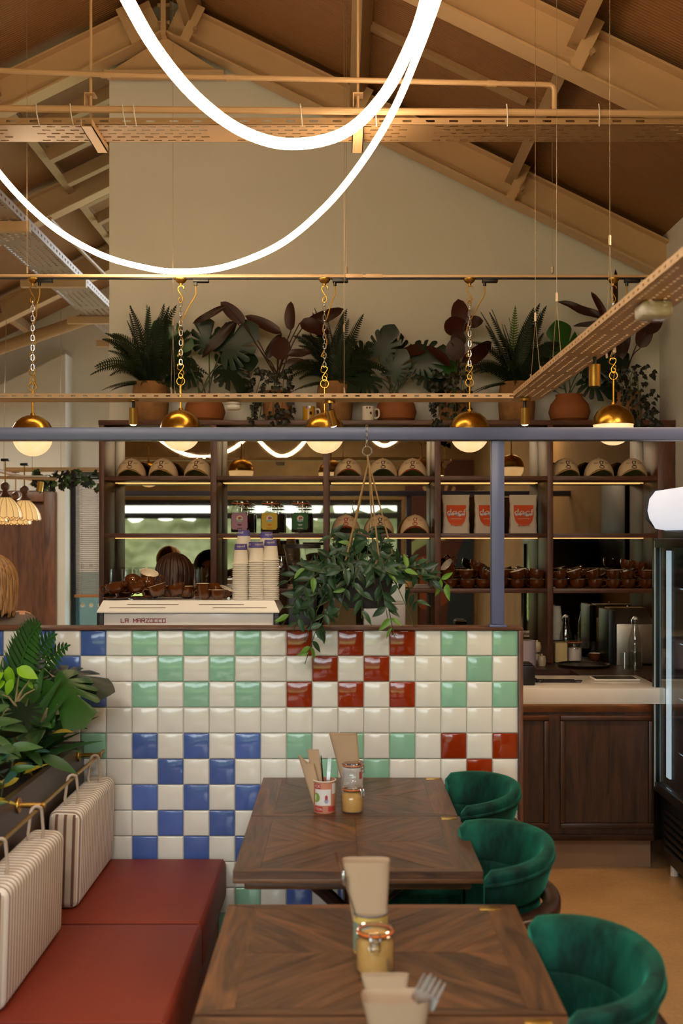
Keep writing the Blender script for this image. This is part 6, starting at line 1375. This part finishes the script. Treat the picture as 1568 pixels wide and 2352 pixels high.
# ================================================================ LEFT-HAND ROOM
LD = 8.2
def petal_lamp(px, py, d, label, lit=True):
    top = P(px, py, d); t = thing('scalloped_pendant', label, 'lamp', top, group='scalloped fabric pendants')
    r, h = .122, .15
    def fn(u, v):
        a = 2*PI*u; rib = 1+.02*math.cos(16*a); rr_ = (.028+(r-.028)*math.sin(v*PI/2)**1.05)*rib; return Vector((math.cos(a)*rr_, math.sin(a)*rr_, -h*v**1.3-.010*(1-abs(math.cos(8*a)))*v))
    b = MB(); b.closed = False; b.grid(fn, 64, 10, True); b.build('shade', M['shade'], t, ang=80)
    for i in range(16):
        u = i/16; q = MB(); q.tube([fn(u, j/7)*1.004 for j in range(8)], .0016, 4); q.build('rib', mat('brown_lamp_rib', '#5a3d22', .7), t)
    q = MB(); q.tube([fn(i/64, 1)*1.002 for i in range(64)], .0022, 4, closed=True); q.build('trim', mat('brown_lamp_rib', '#5a3d22', .7), t)
    MB().sphere((0, 0, .075), .034, 16, 12).build('wood_ball', M['doorz'], t); MB().lathe([(.016, .045), (.03, .02), (.06, -.004), (.05, -.006), (0, -.0)], 20).build('wood_cap', M['doorz'], t)
    MB().tube([(0, 0, .1), (0, 0, .26)], .005, 6).build('cord', M['cord'], t); MB().rbox(-.03, .03, -.015, .015, .26, .28, .004).build('track_adaptor', M['black'], t)
    MB().sphere((0, 0, -.09), .02, 10, 8, (1, 1, 1.5)).build('bulb', glow('warm_bulb', (1, .7, .35), 14.0), t)
petal_lamp(56, 1148, LD, 'scalloped cream pendant lamp, rightmost of the cluster by the brown door'); petal_lamp(12, 1141, LD-.3, 'scalloped cream pendant lamp left of the rightmost one, higher'); petal_lamp(36, 1160, LD+.45, 'scalloped cream pendant lamp lower behind the other two'); petal_lamp(-18, 1152, LD+.1, 'scalloped cream pendant lamp cut by the left edge')
LT = PZ(1080, LD)+.02
perforated('cable_tray', 'narrow tray hung across the left-hand room above the ivy', 'cable tray', 'X', PX(10, LD+.3), PX(300, LD+.3), LD+.3, LD+.42, PZ(1082, LD+.3), .03, pitch=.05, rows=2, slot=(.014, .006), m=M['steel'])
t = thing('lighting_track', 'cream track carrying the scalloped pendants, slanting at the left', 'track', P(30, 1090, LD)); MB().tube([P(-60, 1066, LD-.6), P(75, 1102, LD+.35)], .014, 6).build('rail', M['steel'], t, world=True); MB().tube([P(-40, 1096, LD-.2), P(130, 1100, LD)], .011, 6).build('rail', M['steel2'], t, world=True)
b = P(94, 1106, LD); t = thing('spotlight', 'small brass spotlight near the ivy garland', 'lamp', b, group='brass spotlights'); MB().tube([(0, 0, 0), (-.012, 0, -.075)], .024, 16).build('barrel', M['brass2'], t); MB().tube([(0, 0, 0), (.004, 0, .03)], .006, 6).build('stem', M['black'], t); MB().rbox(-.25, .06, -.03, .03, .03, .045, .004).build('mount', M['sensor'], t)
t = thing('ivy_garland', 'ivy garland trailing along the tray above the narrow window', 'plant', P(160, 1100, LD+.25)); o = t.location; rr = random.Random(31)
pts = bez([P(82, 1087, LD+.2)-o, P(110, 1098, LD+.2)-o, P(150, 1090, LD+.22)-o, P(190, 1086, LD+.22)-o, P(240, 1088, LD+.22)-o], 10); MB().tube(pts, .004, 5).build('vine', M['stem'], t)
for i in range(110):
    p = pts[rr.randrange(len(pts))]+Vector((rr.uniform(-.03, .03), rr.uniform(-.05, .03), rr.uniform(-.09, .03))); 
    if p.x > .1: p.z -= rr.uniform(0, .05)
    a = rr.uniform(-PI, 0); put_leaf(IVY[1 if rr.random() < .4 else 0], t, p, (math.cos(a), rr.uniform(-.4, .2), math.sin(a)), rr.uniform(.04, .065), (rr.uniform(-.6, .6), -1, .5))
t = thing('bamboo_blind', 'bamboo slat blind hanging in the narrow window', 'blind', (-2.6, YB-.1, 1.03)); n = 58
for i in range(n):
    z = 1.06+i*(2.33-1.06)/n; o_ = link('slat', bpy.data.meshes.get('blind_slat') or MB().box(-.33, .33, -.0015, .0015, 0, .013).mesh('blind_slat', mat('pale_bamboo', '#93867a', .7, var=.1), False), t, (0, 0, z-1.03))
MB().rbox(-.35, .35, -.012, .012, 0, .03, .004).build('bottom_rail', mat('bamboo_rail', '#a06a34', .5), t); MB().tube([(-.34, 0, 1.31), (.34, 0, 1.31)], .012, 8).build('head_rail', M['blackmet'], t)
for x in (-.27, -.1, .08, .2): MB().tube([(x, -.006, .02), (x, -.006, 1.31)], .0022, 5).build('cord', mat('blind_cord', '#6f6253', .8), t)
tag(box('building', mat('pale_brick', '#6e5a50', .9, var=.15, vscale=20), -9, 2, 19, 20, 0, 6, smooth=False), 'pale brick building outside the narrow window', 'building')
for i in range(3): wire('suspension_wire', 'thin hanging wire against the far left wall', [P(15+i*62, 700, LD+.3), P(8+i*66, 1084, LD+.3)], r=.0018, group='thin wires in the left-hand room')

# ================================================================ PEOPLE
SKIN = mat('skin', '#c58f6d', .5)
def person(loc, rotz, label, top, legs, hair, H=1.62, seated=False, hairlen=.32, armpose='down'):
    t = thing('person', label, 'person', loc, rotz); s = H/1.7
    hip = .5 if seated else .92
    J = {'pel': (0, 0, hip), 'wai': (0, .0, hip+.17), 'che': (0, -.0, hip+.38), 'nec': (0, .015, hip+.54), 'hea': (0, -.005, hip+.62), 'cro': (0, .0, hip+.73)}
    E = [('pel', 'wai'), ('wai', 'che'), ('che', 'nec'), ('nec', 'hea'), ('hea', 'cro')]; RAD = {'pel': (.16, .115), 'wai': (.13, .095), 'che': (.15, .10), 'nec': (.052, .052), 'hea': (.068, .085), 'cro': (.07, .082)}
    for k, sg in (('l', -1), ('r', 1)):
        J['sh'+k] = (sg*.165, .0, hip+.50); J['el'+k] = (sg*.235, -.02, hip+.2); J['wr'+k] = (sg*.2, -.23, hip+.14) if armpose == 'forward' else (sg*.25, -.06, hip-.03); J['ha'+k] = (sg*.19, -.30, hip+.14) if armpose == 'forward' else (sg*.25, -.08, hip-.11)
        E += [('che', 'sh'+k), ('sh'+k, 'el'+k), ('el'+k, 'wr'+k), ('wr'+k, 'ha'+k)]; RAD.update({'sh'+k: (.068, .068), 'el'+k: (.043, .043), 'wr'+k: (.028, .03), 'ha'+k: (.022, .035)})
        if seated: J['hi'+k] = (sg*.1, -.02, hip); J['kn'+k] = (sg*.11, -.44, hip+.02); J['an'+k] = (sg*.11, -.42, .09); J['fo'+k] = (sg*.11, -.58, .04)
        else: J['hi'+k] = (sg*.09, 0, hip-.06); J['kn'+k] = (sg*.1, -.01, .5); J['an'+k] = (sg*.1, .02, .09); J['fo'+k] = (sg*.11, -.14, .04)
        E += [('pel', 'hi'+k), ('hi'+k, 'kn'+k), ('kn'+k, 'an'+k), ('an'+k, 'fo'+k)]; RAD.update({'hi'+k: (.095, .095), 'kn'+k: (.062, .062), 'an'+k: (.042, .045), 'fo'+k: (.045, .035)})
    names = list(J); me = bpy.data.meshes.new('skel'); me.from_pydata([J[n] for n in names], [(names.index(a), names.index(b)) for a, b in E], []); o = bpy.data.objects.new('skel', me); COL.objects.link(o)
    sk = o.modifiers.new('skin', 'SKIN'); sk.use_smooth_shade = True; o.modifiers.new('sub', 'SUBSURF').levels = 2; sv = me.skin_vertices[0].data
    for i, n in enumerate(names): sv[i].radius = RAD[n]; sv[i].use_root = n == 'pel'
    bpy.context.view_layer.update(); bm_ = bpy.data.meshes.new_from_object(o.evaluated_get(bpy.context.evaluated_depsgraph_get())); bpy.data.objects.remove(o)
    for m in (SKIN, top, legs): bm_.materials.append(m)
    for p in bm_.polygons:
        c = p.center; hand = (c - Vector(J['wrl'])).length < .1 and c.y < J['wrl'][1] or (c-Vector(J['wrr'])).length < .1 and c.y < J['wrr'][1]
        p.material_index = 0 if (c.z > hip+.525 or hand) else (2 if (c.z < hip-.04 or (seated and c.y < -.14 and c.z < hip+.12)) else 1); p.use_smooth = True
    body = link('body', bm_, t); hz = hip+.665
    # face
    b = MB()
    for sg in (-1, 1): b.sphere((sg*.03, -.088, hz+.005), .011, 10, 8)
    b.build('eyes', mat('eye_dark', '#2a1c16', .2), t); b = MB(); b.sphere((0, -.1, hz-.025), .014, 10, 8, (.8, 1.1, 1.6)); b.build('nose', SKIN, t); b = MB(); b.sphere((0, -.088, hz-.062), .02, 10, 6, (1.2, .5, .35)); b.build('mouth', mat('lips', '#9a4f48', .4), t)
    b = MB()
    for sg in (-1, 1): b.sphere((sg*.083, .005, hz-.01), .022, 10, 8, (.4, .8, 1.3))
    b.build('ears', SKIN, t)
    # hair: smooth cap open at the face, falling to hairlen below the crown
    top_z = hip+.79; b = MB(); b.closed = False
    def fn(u, v):
        a = (u*2-1)*2.35; ln = hairlen*(1-.12*math.cos(a*1.2)*0); k = min(1, v/.42); capr = math.sin(k*PI/2)
        z = top_z-.118*(1-math.cos(k*PI/2)) if v < .42 else top_z-.118-(v-.42)/.58*(ln-.118); w = 1 if v < .42 else 1-.14*((v-.42)/.58)**2+.03*math.sin(a*5+v*3)
        z -= (.012*math.sin(a*17)+.010*math.sin(a*31+1))*max(0, v-.7)/.3
        r = .108*capr*w+(.0016*math.sin(a*23+2*math.sin(v*4))+.0012*math.sin(a*41+v*3)-.004*math.exp(-(a/.12)**2))*min(1, v*3); yoff = .012+(.03*((v-.42)/.58) if v > .42 else 0); return Vector((math.sin(a)*r, math.cos(a)*r*1.06+yoff, z))
    b.grid(fn, 120, 18); n0 = len(b.v)
    so = b.build('hair', hair, t, ang=180); sm = so.modifiers.new('thick', 'SOLIDIFY'); sm.thickness = .012; sm.offset = 1
    return t
person((PX(-20, 4.64), 4.64, 0), PI+.25, 'blond woman in a taupe jumper at the left edge, seen from behind', mat('taupe_knit', '#6e5f52', .95, bump=.3, bscale=200), mat('dark_trousers', '#23222a', .8), M['hair_b'], hairlen=.26, H=1.6).scale = (.94, .94, .94)
person((PX(401, 6.22), 6.22, 0), PI, 'dark haired barista behind the espresso machine, back turned', mat('black_shirt', '#17161a', .9), mat('dark_trousers', '#23222a', .8), M['hair_d'], hairlen=.30, armpose='forward').scale = (.93, .93, .93)

# ================================================================ WHAT THE MIRROR SEES BEHIND THE CAMERA
mu = thing('wall_mural', 'painted mural of leaves and an orange sun on the window wall', 'mural', (1.5, YF, 1.0)); my = YF+.004
MB().box(.98, 2.05, YF+.001, my, .0, 2.9).build('ground', mat('mural_brown', '#4b2416', .8), mu, smooth=False, world=True)
def blob(pts, col, dy): b = MB(); b.prism(pts, -my-dy+.001, -my-dy, Matrix.Rotation(PI/2, 4, 'X')); b.build('painted_shape', mat('mural_'+col[1:], col, .8), mu, smooth=False, world=True)
blob([(1.35+.42*math.cos(a), 1.0+.42*math.sin(a)) for a in [PI*2*i/28 for i in range(28)]], '#7a3a16', .001)
blob([(.99, 1.3), (1.15, 1.5), (1.35, 1.62), (1.6, 1.66), (1.6, 1.8), (1.3, 1.78), (1.05, 1.6), (.99, 1.5)], '#8a9a6a', .002); blob([(1.6, .2), (2.04, .2), (2.04, 1.9), (1.85, 1.6), (1.7, 1.2)], '#1d2b33', .0015)
for i in range(7):
    a = .5+i*.25; blob([(1.5, 2.0), (1.5+.5*math.cos(a), 2.0+.55*math.sin(a)), (1.5+.5*math.cos(a+.1), 2.0+.55*math.sin(a+.1))], '#a98a5c', .0025)
mb = thing('menu_board', 'dark menu board on the right-hand wall beside the fridge', 'board', (XR-.03, 5.9, 1.3)); MB().rbox(XR-.03, XR-.004, 5.55, 6.25, 1.3, 2.1, .004).build('board', M['blackmet'], mb, world=True)
# hedge and trees across the lawn
hb = MB(); rr = random.Random(2)
def hf(u, v):
    x = -26+46*u; h = 2.75+.6*noise.noise((x*.35, 0, 0))+.45*noise.noise((x*1.3, 3, 0))+.2*noise.noise((x*4, 1, 0)); z = -.2+v*h; return Vector((x, -26-1.2*math.sin(v*PI/2)-.9*noise.noise((x*.8, z*.8, 1))-.3*noise.noise((x*3, z*3, 2)), z))
hb.closed = False; hb.grid(hf, 200, 34); tag(hb.build('hedge', M['hedge'], None, ang=180), 'tall hedge across the lawn, reflected in the shelf mirror', 'hedge')
for i, (x, z) in enumerate(((-9.5, 3.6), (-4.2, 3.9), (-.5, 3.4), (4.5, 3.8))):
    t = thing('conifer', ['leftmost', 'second', 'third', 'rightmost'][i]+' conifer rising behind the hedge outside', 'tree', (x, -30.5, -.15), group='conifers behind the hedge'); b = MB(); MB().tube([(0, 0, 0), (0, 0, z*.9)], .1, 8).build('trunk', mat('bark', '#3a2a1e', .9), t)
    for k in range(9):
        zz = .8+k*(z-.8)/9; r = (1-k/9.5)*1.5; b.lathe([(r, zz-.1), (r*.6, zz+.25), (.05, zz+.8)], 14)
    for j, v in enumerate(b.v): b.v[j] = v+noise.noise_vector(v*1.7)*.25
    b.closed = False; b.build('foliage', M['hedge'], t)
